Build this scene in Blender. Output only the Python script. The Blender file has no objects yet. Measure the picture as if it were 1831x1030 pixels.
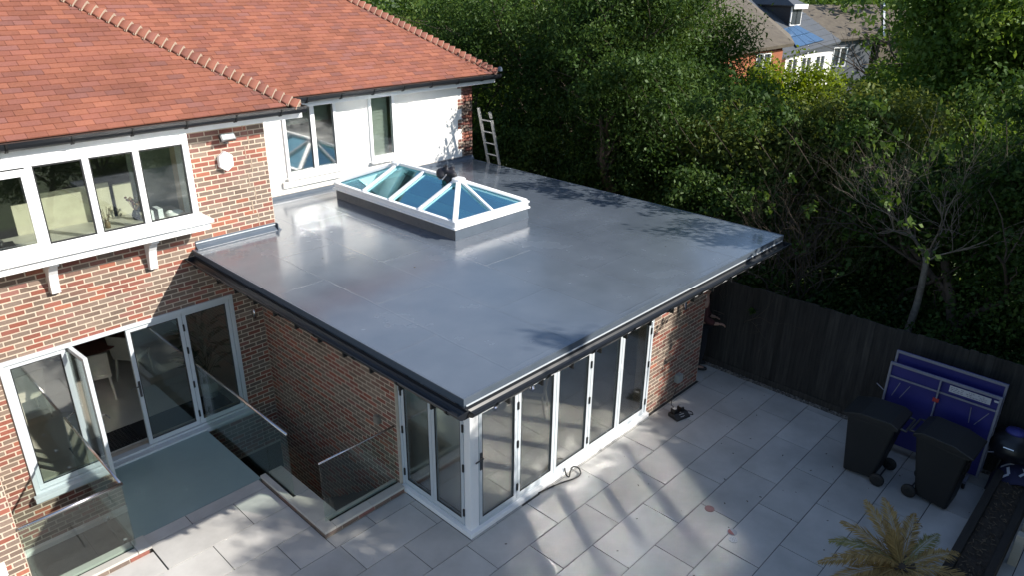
import bpy, math, random
import numpy as np
from mathutils import Vector, Matrix
R = math.radians
rnd = random.Random(7)
SC = bpy.context.scene
COL = SC.collection

# ------------------------------------------------------------------ camera
CAM = Vector((-5.069, -5.499, 6.789))
YAW, PITCH, ROLL, FPX = R(46.447), R(-23.275), R(0.666), 1311.6
FW = Vector((math.sin(YAW)*math.cos(PITCH), math.cos(YAW)*math.cos(PITCH), math.sin(PITCH)))
RT = Vector((math.cos(YAW), -math.sin(YAW), 0)); UP = RT.cross(FW)
RT, UP = RT*math.cos(ROLL)+UP*math.sin(ROLL), UP*math.cos(ROLL)-RT*math.sin(ROLL)
cd = bpy.data.cameras.new('camera'); cam = bpy.data.objects.new('camera', cd); COL.objects.link(cam)
cd.sensor_width = 36; cd.lens = FPX/1831*36; cd.clip_start = .1; cd.clip_end = 600
m = Matrix((RT, UP, -FW)).transposed().to_4x4(); m.translation = CAM
cam.matrix_world = m; SC.camera = cam

# ------------------------------------------------------------------ light
SUN = Vector((.55, -1, .72)).normalized()            # towards the sun
EL, AZ = math.asin(SUN.z), math.atan2(SUN.x, SUN.y)
w = bpy.data.worlds.new('World'); SC.world = w; w.use_nodes = True
nt = w.node_tree; bg = nt.nodes['Background']
sky = nt.nodes.new('ShaderNodeTexSky'); sky.sky_type = 'NISHITA'; sky.sun_disc = False
sky.sun_elevation = EL; sky.sun_rotation = AZ; sky.dust_density = .6; sky.air_density = 1.0; sky.ozone_density = 1.0
nt.links.new(sky.outputs[0], bg.inputs[0]); bg.inputs[1].default_value = .12
sl = bpy.data.lights.new('sun', 'SUN'); sl.energy = 5.0; sl.angle = R(.53); sl.color = (1, .94, .85)
so = bpy.data.objects.new('sun', sl); COL.objects.link(so); so.location = (10, -20, 25)
so.rotation_euler = (-SUN).to_track_quat('-Z', 'Y').to_euler()
vs = SC.view_settings; SC.display_settings.display_device = 'sRGB'
vs.view_transform = 'Standard'; vs.look = 'None'; vs.exposure = 0.7; vs.gamma = 1; vs.use_curve_mapping = False
cy = SC.cycles
cy.use_denoising = True; cy.max_bounces = 10; cy.diffuse_bounces = 4; cy.glossy_bounces = 5; cy.transparent_max_bounces = 24
cy.caustics_reflective = True; cy.blur_glossy = 0; cy.sample_clamp_indirect = 0

# ------------------------------------------------------------------ helpers
ORG = {}
def vec(*a): return Vector(a)
class MB:
    def __init__(s): s.v = []; s.f = []
    def face(s, *pts):
        b = len(s.v); s.v += [tuple(p) for p in pts]; s.f.append(tuple(range(b, b+len(pts)))); return s
    def box(s, x0, x1, y0, y1, z0, z1):
        b = len(s.v)
        s.v += [(x0,y0,z0),(x1,y0,z0),(x1,y1,z0),(x0,y1,z0),(x0,y0,z1),(x1,y0,z1),(x1,y1,z1),(x0,y1,z1)]
        s.f += [tuple(b+i for i in q) for q in ((3,2,1,0),(4,5,6,7),(0,1,5,4),(1,2,6,5),(2,3,7,6),(3,0,4,7))]; return s
    def obox(s, c, a, b_, n):
        c, a, b_, n = map(Vector, (c, a, b_, n)); i = len(s.v)
        for z in (-1, 1):
            for x, y in ((-1,-1),(1,-1),(1,1),(-1,1)): s.v.append(tuple(c+a*x+b_*y+n*z))
        s.f += [tuple(i+k for k in q) for q in ((3,2,1,0),(4,5,6,7),(0,1,5,4),(1,2,6,5),(2,3,7,6),(3,0,4,7))]; return s
    def beam(s, p, q, wd, h, up=(0,0,1)):
        p, q = Vector(p), Vector(q); d = q-p; L = d.length; d.normalize()
        sd = d.cross(Vector(up)); sd = sd.normalized() if sd.length > 1e-6 else Vector((1,0,0)); u = sd.cross(d)
        return s.obox((p+q)/2, d*L/2, sd*wd/2, u*h/2)
    def tube(s, pts, r, n=8, caps=True):
        pts = [Vector(p) for p in pts]; rs = r if isinstance(r, (list, tuple)) else [r]*len(pts); base = len(s.v); ref = None
        for i, p in enumerate(pts):
            t = (pts[min(i+1, len(pts)-1)]-pts[max(i-1, 0)]).normalized()
            if ref is None: ref = Vector((0,0,1)) if abs(t.z) < .9 else Vector((1,0,0))
            a = t.cross(ref); a = a.normalized() if a.length > 1e-6 else Vector((1,0,0)); b = t.cross(a); ref = a.cross(t)*-1 if False else ref
            for k in range(n):
                g = 2*math.pi*k/n; s.v.append(tuple(p+(a*math.cos(g)+b*math.sin(g))*rs[i]))
        for i in range(len(pts)-1):
            for k in range(n):
                k2 = (k+1) % n; s.f.append((base+i*n+k, base+i*n+k2, base+(i+1)*n+k2, base+(i+1)*n+k))
        if caps:
            s.f.append(tuple(base+k for k in range(n))[::-1]); s.f.append(tuple(base+(len(pts)-1)*n+k for k in range(n)))
        return s
    def lathe(s, c, prof, n=20, axis=(0,0,1)):
        ax = Vector(axis).normalized(); a = ax.orthogonal().normalized(); b = ax.cross(a); c = Vector(c); base = len(s.v)
        for r, z in prof:
            for k in range(n):
                g = 2*math.pi*k/n; s.v.append(tuple(c+ax*z+(a*math.cos(g)+b*math.sin(g))*r))
        for i in range(len(prof)-1):
            for k in range(n):
                k2 = (k+1) % n; s.f.append((base+i*n+k, base+i*n+k2, base+(i+1)*n+k2, base+(i+1)*n+k))
        if prof[0][0] > 1e-4: s.f.append(tuple(base+k for k in range(n))[::-1])
        if prof[-1][0] > 1e-4: s.f.append(tuple(base+(len(prof)-1)*n+k for k in range(n)))
        return s
    def prism(s, poly, off):       # poly: 3-D points, off: extrusion vector
        off = Vector(off); n = len(poly); b = len(s.v)
        s.v += [tuple(p) for p in poly]+[tuple(Vector(p)+off) for p in poly]
        s.f.append(tuple(range(b, b+n))[::-1]); s.f.append(tuple(range(b+n, b+2*n)))
        for i in range(n): j = (i+1) % n; s.f.append((b+i, b+j, b+n+j, b+n+i))
        return s
    def mesh(s, name, mat=None, smooth=False):
        me = bpy.data.meshes.new(name); me.from_pydata(s.v, [], s.f); me.update()
        if mat: me.materials.append(mat)
        if smooth: me.polygons.foreach_set('use_smooth', [True]*len(me.polygons))
        return me
def smooth(pts, k=6):
    P = [Vector(p) for p in pts]; P = [P[0]*2-P[1]]+P+[P[-1]*2-P[-2]]; out = []
    for i in range(1, len(P)-2):
        for j in range(k):
            t = j/k; a, b, c, d = P[i-1:i+3]; out.append(.5*((2*b)+(c-a)*t+(2*a-5*b+4*c-d)*t*t+(3*b-a-3*c+d)*t**3))
    return out+[P[-2]]
def link(name, me, parent=None, world=(0,0,0), local=None):
    o = bpy.data.objects.new(name, me); COL.objects.link(o)
    if parent is not None:
        o.parent = parent; o.location = Vector(world)-ORG[parent] if local is None else local
        ORG[o] = Vector(world) if local is None else ORG[parent]+Vector(local)
    else:
        o.location = world; ORG[o] = Vector(world)
    return o
def fixn(me):
    import bmesh
    b = bmesh.new(); b.from_mesh(me); bmesh.ops.recalc_face_normals(b, faces=b.faces); b.to_mesh(me); b.free(); return me
def part(name, mb, mat, parent=None, smooth=False, bev=0, stuff=False, label=None):
    o = link(name, fixn(mb.mesh(name, mat, smooth)), parent)
    if bev:
        b = o.modifiers.new('bevel', 'BEVEL'); b.width = bev; b.segments = 2; b.limit_method = 'ANGLE'; b.angle_limit = R(40)
    if stuff: o['kind'] = 'stuff'
    if label: o['label'] = label
    return o
def thing(name, loc, label, cat, group=None, rz=0):
    o = bpy.data.objects.new(name, None); COL.objects.link(o); o.location = loc; o.rotation_euler.z = rz
    o.empty_display_size = .1; ORG[o] = Vector(loc); o['label'] = label; o['category'] = cat
    if group: o['group'] = group
    return o
def tag(o, label, cat, group=None):
    o['label'] = label; o['category'] = cat
    if group: o['group'] = group
    return o
def copy_tree(o, parent=None):
    c = o.copy(); COL.objects.link(c); c.parent = parent; ORG[c] = ORG[o]
    for ch in [x for x in bpy.data.objects if x.parent == o]: copy_tree(ch, c)
    return c
def struct(o): o['kind'] = 'structure'; return o
def scr(p):                        # pixel and distance, only to choose which pieces are built singly
    d = Vector(p)-CAM; z = d.dot(FW)
    if z < .2: return None
    return 915.5+FPX*d.dot(RT)/z, 515-FPX*d.dot(UP)/z, z
def seen(p, mg=30):
    q = scr(p); return bool(q) and -mg < q[0] < 1831+mg and -mg < q[1] < 1030+mg

# ------------------------------------------------------------------ materials
def N(nt, t, **k):
    n = nt.nodes.new('ShaderNode'+t)
    for a, b in k.items():
        if a == 'op': n.operation = b
        elif a == 'dt': n.data_type = b
        elif a.startswith('i_'):
            s = a[2:]; n.inputs[int(s) if s.isdigit() else s].default_value = b
        else: setattr(n, a, b)
    return n
def rgba(c): return (c[0], c[1], c[2], 1)
def ramp(nt, stops, const=False):
    n = nt.nodes.new('ShaderNodeValToRGB'); e = n.color_ramp
    if const: e.interpolation = 'CONSTANT'
    while len(e.elements) < len(stops): e.elements.new(.5)
    for el, (p, c) in zip(e.elements, stops): el.position = p; el.color = rgba(c)
    return n
def mat(name, c=(.5,.5,.5), rough=.6, metal=0, c2=None, scale=6, detail=5, bump=0, bscale=60, stretch=None, spec=.5, rvar=0, coat=0, rand=0, pos=False):
    M = bpy.data.materials.new(name); M.use_nodes = True; t = M.node_tree; p = t.nodes['Principled BSDF']; L = t.links.new
    p.inputs['Roughness'].default_value = rough; p.inputs['Metallic'].default_value = metal
    p.inputs['Specular IOR Level'].default_value = spec; p.inputs['Coat Weight'].default_value = coat
    tc = N(t, 'TexCoord'); mp = N(t, 'Mapping'); L(N(t, 'NewGeometry').outputs['Position'] if pos else tc.outputs['Object'], mp.inputs[0])
    if stretch: mp.inputs['Scale'].default_value = stretch
    nz = N(t, 'TexNoise', i_Scale=scale, i_Detail=detail, i_Roughness=.6); L(mp.outputs[0], nz.inputs['Vector'])
    c2 = c2 or tuple(x*.82 for x in c)
    rp = ramp(t, [(.32, c2), (.68, c)]); L(nz.outputs[0], rp.inputs[0]); out = rp.outputs[0]
    if rand:
        oi = N(t, 'ObjectInfo'); hs = N(t, 'HueSaturation'); mr = N(t, 'MapRange', i_3=1-rand, i_4=1+rand)
        L(oi.outputs['Random'], mr.inputs[0]); L(mr.outputs[0], hs.inputs['Value']); L(out, hs.inputs['Color']); out = hs.outputs[0]
    L(out, p.inputs['Base Color'])
    if rvar:
        mr = N(t, 'MapRange', i_3=max(.02, rough-rvar), i_4=rough+rvar); L(nz.outputs[0], mr.inputs[0]); L(mr.outputs[0], p.inputs['Roughness'])
    if bump:
        nb = N(t, 'TexNoise', i_Scale=bscale, i_Detail=6); L(mp.outputs[0], nb.inputs['Vector'])
        bp = N(t, 'Bump', i_Strength=bump, i_Distance=.01); L(nb.outputs[0], bp.inputs['Height']); L(bp.outputs[0], p.inputs['Normal'])
    return M
def multi(name, cols, rough=.85, bump=.5, bscale=90, soft=.14):
    """per-piece colour out of a palette; works for single objects and for islands of a joined mesh"""
    M = bpy.data.materials.new(name); M.use_nodes = True; t = M.node_tree; p = t.nodes['Principled BSDF']; L = t.links.new
    oi = N(t, 'ObjectInfo'); ge = N(t, 'NewGeometry'); ad = N(t, 'Math', op='ADD'); fr = N(t, 'Math', op='FRACT')
    L(oi.outputs['Random'], ad.inputs[0]); L(ge.outputs['Random Per Island'], ad.inputs[1]); L(ad.outputs[0], fr.inputs[0])
    n = len(cols); rp = ramp(t, [(i/n, c) for i, c in enumerate(cols)], True); L(fr.outputs[0], rp.inputs[0])
    nz = N(t, 'TexNoise', i_Scale=38, i_Detail=6, i_Roughness=.7); L(ge.outputs['Position'], nz.inputs['Vector'])
    n2 = N(t, 'TexNoise', i_Scale=1.1, i_Detail=3); L(ge.outputs['Position'], n2.inputs['Vector'])
    am = N(t, 'Math', op='ADD'); L(nz.outputs[0], am.inputs[0]); L(n2.outputs[0], am.inputs[1])
    f2 = N(t, 'Math', op='MULTIPLY', i_1=7.13); L(fr.outputs[0], f2.inputs[0]); f3 = N(t, 'Math', op='FRACT'); L(f2.outputs[0], f3.inputs[0])
    a2 = N(t, 'Math', op='MULTIPLY_ADD', i_1=.5); L(f3.outputs[0], a2.inputs[0]); L(am.outputs[0], a2.inputs[2])
    mr = N(t, 'MapRange', i_1=.7, i_2=1.8, i_3=1-soft*2, i_4=1+soft*2); L(a2.outputs[0], mr.inputs[0])
    hs = N(t, 'HueSaturation'); L(rp.outputs[0], hs.inputs['Color']); L(mr.outputs[0], hs.inputs['Value']); L(hs.outputs[0], p.inputs['Base Color'])
    p.inputs['Roughness'].default_value = rough; p.inputs['Specular IOR Level'].default_value = .3
    bp = N(t, 'Bump', i_Strength=bump, i_Distance=.006); nb = N(t, 'TexNoise', i_Scale=bscale, i_Detail=6); L(ge.outputs['Position'], nb.inputs['Vector'])
    L(nb.outputs[0], bp.inputs['Height']); L(bp.outputs[0], p.inputs['Normal'])
    return M
def glass(name, tint=(.9,.95,.93), f0=.06, rough=.0, rough2=None, mix2=0, tintg=(1,1,1)):
    M = bpy.data.materials.new(name); M.use_nodes = True; t = M.node_tree; t.nodes.clear(); L = t.links.new
    o = N(t, 'OutputMaterial'); mx = N(t, 'MixShader'); tr = N(t, 'BsdfTransparent'); gl = N(t, 'BsdfGlossy'); lw = N(t, 'LayerWeight', i_Blend=.5)
    tr.inputs[0].default_value = rgba(tint); gl.inputs[0].default_value = rgba(tintg); gl.inputs['Roughness'].default_value = rough
    pw = N(t, 'Math', op='POWER', i_1=5); L(lw.outputs['Facing'], pw.inputs[0])
    mr = N(t, 'Math', op='MULTIPLY_ADD', i_1=1-f0, i_2=f0); L(pw.outputs[0], mr.inputs[0]); L(mr.outputs[0], mx.inputs[0])
    g = gl.outputs[0]
    if mix2:
        g2 = N(t, 'BsdfGlossy'); g2.inputs['Roughness'].default_value = rough2; m2 = N(t, 'MixShader', i_0=mix2)
        L(gl.outputs[0], m2.inputs[1]); L(g2.outputs[0], m2.inputs[2]); g = m2.outputs[0]
    L(tr.outputs[0], mx.inputs[1]); L(g, mx.inputs[2]); L(mx.outputs[0], o.inputs[0])
    return M
def leafmat(name, cols, trans=.3, gloss=.025):
    M = bpy.data.materials.new(name); M.use_nodes = True; t = M.node_tree; t.nodes.clear(); L = t.links.new
    o = N(t, 'OutputMaterial'); ge = N(t, 'NewGeometry'); nz = N(t, 'TexNoise', i_Scale=.9, i_Detail=3)
    L(ge.outputs['Position'], nz.inputs['Vector'])
    ad = N(t, 'Math', op='MULTIPLY_ADD', i_1=.55); L(ge.outputs['Random Per Island'], ad.inputs[0])
    sb = N(t, 'Math', op='MULTIPLY_ADD', i_1=1.1, i_2=-.32); L(nz.outputs[0], sb.inputs[0]); L(sb.outputs[0], ad.inputs[2])
    cols = [tuple(x*1.02 for x in c) for c in cols]; n = len(cols)-1; rp = ramp(t, [(i/n, c) for i, c in enumerate(cols)]); L(ad.outputs[0], rp.inputs[0])
    d = N(t, 'BsdfDiffuse'); tl = N(t, 'BsdfTranslucent'); g = N(t, 'BsdfGlossy', i_Roughness=.5); m1 = N(t, 'MixShader', i_0=trans); m2 = N(t, 'MixShader', i_0=gloss)
    g.inputs[0].default_value = (.55,.65,.5,1)
    hs = N(t, 'HueSaturation', i_Value=1.5, i_Saturation=1.1, i_Hue=.485); L(rp.outputs[0], hs.inputs['Color'])
    L(rp.outputs[0], d.inputs[0]); L(hs.outputs[0], tl.inputs[0]); L(d.outputs[0], m1.inputs[1]); L(tl.outputs[0], m1.inputs[2])
    L(m1.outputs[0], m2.inputs[1]); L(g.outputs[0], m2.inputs[2]); L(m2.outputs[0], o.inputs[0])
    return M

M = {}
M['brick'] = multi('brick', [(.255,.090,.064),(.19,.14,.112),(.225,.088,.068),(.165,.122,.098),(.28,.105,.068),(.20,.15,.122),(.21,.10,.084),(.178,.13,.105),(.24,.092,.068),(.155,.112,.090),(.20,.12,.096),(.17,.128,.106)], soft=.2)
M['mortar'] = mat('mortar', (.56,.48,.385), .95, c2=(.46,.39,.31), scale=9, bump=.6, bscale=140)
M['tile'] = multi('clay_tile', [(.235,.088,.058),(.22,.083,.058),(.243,.092,.058),(.228,.086,.056),(.198,.084,.067),(.238,.09,.058),(.21,.083,.061),(.254,.097,.061)], .85, .45, 70, .16)
M['under'] = mat('roof_underlay', (.05,.03,.025), .95)
M['bonnet'] = multi('bonnet_tile', [(.21,.080,.054),(.19,.074,.055),(.23,.088,.060)], .85, .4, 60, .12)
M['bed'] = mat('bedding_mortar', (.42,.33,.25), .95, bump=.5)
M['render'] = mat('white_render', (.83,.82,.79), .85, c2=(.78,.77,.73), scale=2, bump=.12, bscale=160)
M['pvc'] = mat('white_pvc', (.82,.83,.84), .32, c2=(.79,.80,.81), scale=2)
M['alu'] = mat('pale_grey_aluminium', (.52,.565,.60), .38, c2=(.49,.535,.57), scale=1.5, coat=.1)
M['gasket'] = mat('black_gasket', (.015,.016,.018), .55)
M['gutter'] = mat('black_gutter', (.010,.012,.015), .35, c2=(.014,.016,.02), scale=3, rvar=.08, spec=.4)
M['steel'] = mat('brushed_steel', (.62,.60,.62), .22, 1, scale=8)
M['darksteel'] = mat('dark_steel', (.12,.12,.125), .35, .9)
M['wood'] = mat('worktop', (.62,.58,.50), .45)
M['black'] = mat('black_plastic', (.0045,.005,.0055), .5, c2=(.007,.0075,.008), bump=.1, bscale=200)
M['slab'] = mat('porcelain_paving', (.51,.50,.48), .5, c2=(.375,.367,.352), scale=1.5, detail=10, bump=.08, bscale=120, rand=.12, rvar=.1, pos=True)
M['grout'] = mat('paving_joint', (.035,.035,.036), .95)
M['coping'] = mat('stone_coping', (.50,.475,.43), .6, c2=(.44,.42,.38), scale=3)
M['walk'] = mat('grey_green_walkway', (.26,.35,.345), .33, c2=(.225,.31,.305), scale=1.3, detail=6, rvar=.08)
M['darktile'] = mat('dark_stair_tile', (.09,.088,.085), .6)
M['plaster'] = mat('cream_plaster', (.55,.52,.45), .9)
M['ceil'] = mat('ceiling_paint', (.6,.58,.54), .9)
M['intfloor'] = mat('interior_tile', (.60,.56,.48), .35, c2=(.54,.50,.43), scale=2)
M['soil'] = mat('soil', (.035,.026,.02), .95, c2=(.055,.042,.03), scale=25, bump=1, bscale=60)
M['gravel'] = multi('gravel', [(.14,.13,.12),(.22,.2,.17),(.09,.085,.08),(.3,.27,.23)], .9)
M['grass'] = mat('grass_ground', (.06,.10,.025), .95, c2=(.035,.05,.018), scale=3, bump=1, bscale=40)
M['fence'] = mat('weathered_boards', (.036,.033,.030), .85, c2=(.011,.0105,.010), scale=3, stretch=(9,9,.7), bump=.5, bscale=8, rand=.35, pos=True)
M['bark'] = mat('bark', (.10,.075,.055), .95, c2=(.05,.038,.028), scale=14, stretch=(1,1,.25), bump=.8, bscale=20)
M['palebark'] = mat('pale_bark', (.23,.20,.16), .9, c2=(.12,.10,.08), scale=14, bump=.6, bscale=30)
M['sleeper'] = mat('dark_sleeper', (.03,.025,.021), .85, c2=(.018,.015,.013), scale=5, stretch=(1,6,6), bump=.5, bscale=20)
M['lead'] = mat('coated_upstand', (.085,.105,.135), .28, c2=(.07,.09,.115), scale=4, bump=.15, bscale=25)
M['curb'] = mat('weathered_curb_felt', (.11,.115,.125), .6, c2=(.085,.088,.095), scale=18, bump=.5, bscale=45)
M['cable'] = mat('black_cable', (.01,.01,.01), .5)
M['pane'] = glass('window_glass', (.95,.97,.955), .40, .012, .11, .85)
M['hpane'] = glass('clear_glass', (.91,.95,.93), .15, .012, .10, .25)
M['wpane'] = glass('reflective_glass', (.90,.94,.92), .30, .012, .085, .7)
M['bal'] = glass('balustrade_glass', (.86,.92,.90), .035, .02)
M['tint'] = glass('blue_tinted_glass', (.70,.95,.95), .48, .02, tintg=(.58,.93,1))
# roof membrane: glossy grey coating with lap lines and brush ripples
RM = bpy.data.materials.new('grp_roof'); RM.use_nodes = True; t = RM.node_tree; p = t.nodes['Principled BSDF']; L = t.links.new
ge = N(t, 'NewGeometry'); nz = N(t, 'TexNoise', i_Scale=1.2, i_Detail=5, i_Roughness=.55); L(ge.outputs['Position'], nz.inputs['Vector'])
rp = ramp(t, [(.3, (.087,.106,.135)), (.7, (.118,.141,.175))]); L(nz.outputs[0], rp.inputs[0]); L(rp.outputs[0], p.inputs['Base Color'])
mr = N(t, 'MapRange', i_1=.3, i_2=.7, i_3=.14, i_4=.30); L(nz.outputs[0], mr.inputs[0]); L(mr.outputs[0], p.inputs['Roughness']); p.inputs['Coat Weight'].default_value = .6; p.inputs['Coat Roughness'].default_value = .13
bt = N(t, 'TexBrick', offset=.5); bt.inputs['Scale'].default_value = 1; bt.inputs['Mortar Size'].default_value = .02; bt.inputs['Mortar Smooth'].default_value = 1
bt.inputs['Brick Width'].default_value = 2.3; bt.inputs['Row Height'].default_value = .95
mpn = N(t, 'Mapping'); mpn.inputs['Rotation'].default_value = (0, 0, R(90)); mpn.inputs['Location'].default_value = (.3, .2, 0)
nd = N(t, 'TexNoise', i_Scale=2.5, i_Detail=3); L(ge.outputs['Position'], nd.inputs['Vector'])
vm = N(t, 'VectorMath', operation='SCALE'); vm.inputs['Scale'].default_value = .05; L(nd.outputs['Color'], vm.inputs[0])
va = N(t, 'VectorMath', operation='ADD'); L(ge.outputs['Position'], va.inputs[0]); L(vm.outputs[0], va.inputs[1]); L(va.outputs[0], mpn.inputs[0])
L(mpn.outputs[0], bt.inputs['Vector'])
b1 = N(t, 'Bump', i_Strength=.3, i_Distance=.006); L(bt.outputs['Fac'], b1.inputs['Height'])
n3 = N(t, 'TexNoise', i_Scale=7, i_Detail=5); L(ge.outputs['Position'], n3.inputs['Vector'])
b2 = N(t, 'Bump', i_Strength=.15, i_Distance=.012); L(n3.outputs[0], b2.inputs['Height']); L(b1.outputs[0], b2.inputs['Normal'])
n4 = N(t, 'TexNoise', i_Scale=70, i_Detail=3); L(ge.outputs['Position'], n4.inputs['Vector'])
b3 = N(t, 'Bump', i_Strength=.10, i_Distance=.004); L(n4.outputs[0], b3.inputs['Height']); L(b2.outputs[0], b3.inputs['Normal'])
L(b3.outputs[0], p.inputs['Normal']); M['grp'] = RM
# ------------------------------------------------------------------ walls of single bricks
LB, HB, JT = .215, .0717, .0165
def subtract(iv, cuts):
    out = [iv]
    for a, b in cuts:
        nx = []
        for s, e in out:
            if b <= s or a >= e: nx.append((s, e)); continue
            if a > s: nx.append((s, a))
            if b < e: nx.append((b, e))
        out = nx
    return out
brick_me = MB()
brick_me.box(-.5, .5, 0, 1, -.5, .5)
BRICK = fixn(brick_me.mesh('brick', M['brick']))
ALLB = {}
def bricks(key, parent, O, u, n, u0, u1, z0, z1, holes=(), zoff=0, shift=0, tooth=None):
    """collect the bricks of one wall face: O origin, u along, n outward"""
    O, u, n = Vector(O), Vector(u), Vector(n); k0 = math.floor((z0-zoff)/HB); L_ = ALLB.setdefault(key, [])
    for k in range(k0, math.ceil((z1-zoff)/HB)):
        zc = zoff+(k+.5)*HB
        if zc-HB/2 < z0-.02 or zc+HB/2 > z1+.02: continue
        a = u0+shift-(LB/2 if k % 2 else 0)-LB
        ua, ub = u0, u1
        if tooth: ua, ub = tooth(k, u0, u1)
        cuts = [(h[0], h[1]) for h in holes if h[2] < zc < h[3]]
        while a < ub:
            for s, e in subtract((max(a, ua), min(a+LB, ub)), cuts):
                if e-s > .03:
                    c = O+u*((s+e)/2)+Vector((0,0,zc)); q = scr(c)
                    ar = 0
                    if q and seen(c, 12):
                        v = (CAM-c).normalized(); ar = max(0, v.dot(n))*(e-s)/q[2]**2
                    L_.append((ar, c, u, n, e-s, parent))
            a += LB
def lay_bricks(key, stuff_parent, most=295):
    L_ = sorted(ALLB[key], key=lambda b: -b[0]); rest = MB()
    for i, (ar, c, u, n, ln, par) in enumerate(L_):
        out = rnd.uniform(-.0008, .0018); wd = ln-JT+rnd.uniform(-.002, .002); ht = HB-JT+rnd.uniform(-.002, .001)
        if i < most and ar > 0:
            o = link('brick', BRICK, par, c+n*(.002+out)); o.scale = (wd, .05, ht)
            o.rotation_euler.z = math.atan2(u.y, u.x) + rnd.uniform(-.004, .004)
            if u.cross(Vector((0,0,1))).dot(n) < 0: o.rotation_euler.z += math.pi
        else:
            f = c+n*(.002+out); a = u*wd/2; b = Vector((0,0,ht/2)); k = -n*.012; i0 = len(rest.v)
            for x, y in ((-1,-1),(1,-1),(1,1),(-1,1)): rest.v.append(tuple(f+a*x+b*y))
            for x, y in ((-1,-1),(1,-1),(1,1),(-1,1)): rest.v.append(tuple(f+a*x+b*y+k))
            rest.f += [(i0,i0+1,i0+2,i0+3),(i0,i0+4,i0+5,i0+1),(i0+1,i0+5,i0+6,i0+2),(i0+2,i0+6,i0+7,i0+3),(i0+3,i0+7,i0+4,i0)]
    if rest.f: part('bricks', rest, M['brick'], stuff_parent, stuff=True)
def wall(mb, O, u, n, u0, u1, z0, z1, th, holes=()):
    """slab with rectangular openings; front face just behind the bricks"""
    O, u, n = Vector(O), Vector(u), Vector(n)
    us = sorted({u0, u1, *[min(max(h[i], u0), u1) for h in holes for i in (0, 1)]}); zs = sorted({z0, z1, *[min(max(h[i], z0), z1) for h in holes for i in (2, 3)]})
    P = lambda a, z, d: O+u*a+Vector((0,0,z))-n*(.0+d*th)
    full = lambda i, j: 0 <= i < len(us)-1 and 0 <= j < len(zs)-1 and not any(h[0] < (us[i]+us[i+1])/2 < h[1] and h[2] < (zs[j]+zs[j+1])/2 < h[3] for h in holes)
    for i in range(len(us)-1):
        for j in range(len(zs)-1):
            if not full(i, j): continue
            a, b, c, d = us[i], us[i+1], zs[j], zs[j+1]
            mb.face(P(a,c,0), P(b,c,0), P(b,d,0), P(a,d,0)); mb.face(P(a,c,1), P(a,d,1), P(b,d,1), P(b,c,1))
            if not full(i-1, j): mb.face(P(a,c,0), P(a,d,0), P(a,d,1), P(a,c,1))
            if not full(i+1, j): mb.face(P(b,c,0), P(b,c,1), P(b,d,1), P(b,d,0))
            if not full(i, j-1): mb.face(P(a,c,0), P(a,c,1), P(b,c,1), P(b,c,0))
            if not full(i, j+1): mb.face(P(a,d,0), P(b,d,0), P(b,d,1), P(a,d,1))
    return mb
X, Y, Z = Vector((1,0,0)), Vector((0,1,0)), Vector((0,0,1))

# ================================================================== SETTING: ground, patio, stairwell
g = MB(); hx0, hx1, hy0, hy1 = -4.6, 6.0, 1.2, 14.0
xs = [-120, hx0, hx1, 8.5, 14, 22, 30, 60, 140, 400]; zz = [-.03, -.03, -.03, -.1, -.6, -1.7, -2.6, -2.9, -2.5, 0]
ys = [-200, -60, hy0, hy1, 60, 300]
for i in range(len(xs)-1):
    for j in range(len(ys)-1):
        if i == 1 and j == 2: continue
        g.face((xs[i],ys[j],zz[i]), (xs[i+1],ys[j],zz[i+1]), (xs[i+1],ys[j+1],zz[i+1]), (xs[i],ys[j+1],zz[i]))
struct(part('ground', g, M['grass']))
patio = struct(part('patio', MB().box(-7.5,6.32,-9,1.34,-.029,-.012).box(-7.5,-1.31,1.34,2.71,-.029,-.012).box(-2.95,-1.31,2.71,3.09,-.029,-.012).box(5.68,6.32,1.34,9,-.029,-.012), M['grout']))
def rect_sub(r, holes):
    out = [r]
    for h in holes:
        nx = []
        for a in out:
            if h[0] >= a[1] or h[1] <= a[0] or h[2] >= a[3] or h[3] <= a[2]: nx.append(a); continue
            if h[0] > a[0]: nx.append((a[0], h[0], a[2], a[3]))
            if h[1] < a[1]: nx.append((h[1], a[1], a[2], a[3]))
            x0, x1 = max(a[0], h[0]), min(a[1], h[1])
            if h[2] > a[2]: nx.append((x0, x1, a[2], h[2]))
            if h[3] < a[3]: nx.append((x0, x1, h[3], a[3]))
        out = nx
    return out
SX, SY = 1.14, .577
for k in range(-16, 14):
    y0 = -.03+k*SY; x = -1.82+(SX/2 if k % 2 else 0)-SX*5
    while x < 6.3:
        for a in rect_sub((x, x+SX, y0, y0+SY), [(-.004,5.674,.004,9),(-1.31,0,1.36,9),(-9,-2.95,2.72,9),(-9,-1.31,3.09,9),(6.31,9,-20,20),(-20,-7.4,-20,20),(-20,20,-20,-8.9),(-20,20,4,20),
                                                     (2.4,5.92,-5.06,-4.6)]):
            if a[1]-a[0] < .02 or a[3]-a[2] < .02: continue
            c = Vector(((a[0]+a[1])/2, (a[2]+a[3])/2, 0))
            if not seen(c, 250): continue
            q = .005; dz = rnd.uniform(-.0012, .0012)
            me = fixn(MB().box(a[0]+q-c.x, a[1]-q-c.x, a[2]+q-c.y, a[3]-q-c.y, -.011, dz).mesh('paving_slab', M['slab']))
            link('paving_slab', me, patio, c)
        x += SX
# gravel strip along the fence
gr = MB()
for i in range(2600):
    yy = rnd.uniform(-6, 1.6); xx = rnd.uniform(6.315, 6.42); s = rnd.uniform(.008, .018)
    gr.obox((xx, yy, -.012+rnd.uniform(0,.01)), (s, rnd.uniform(-s,s)*.5, 0), (0, s*.8, 0), (0, 0, s*.6))
o = part('gravel', gr, M['gravel']); o['kind'] = 'stuff'
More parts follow.
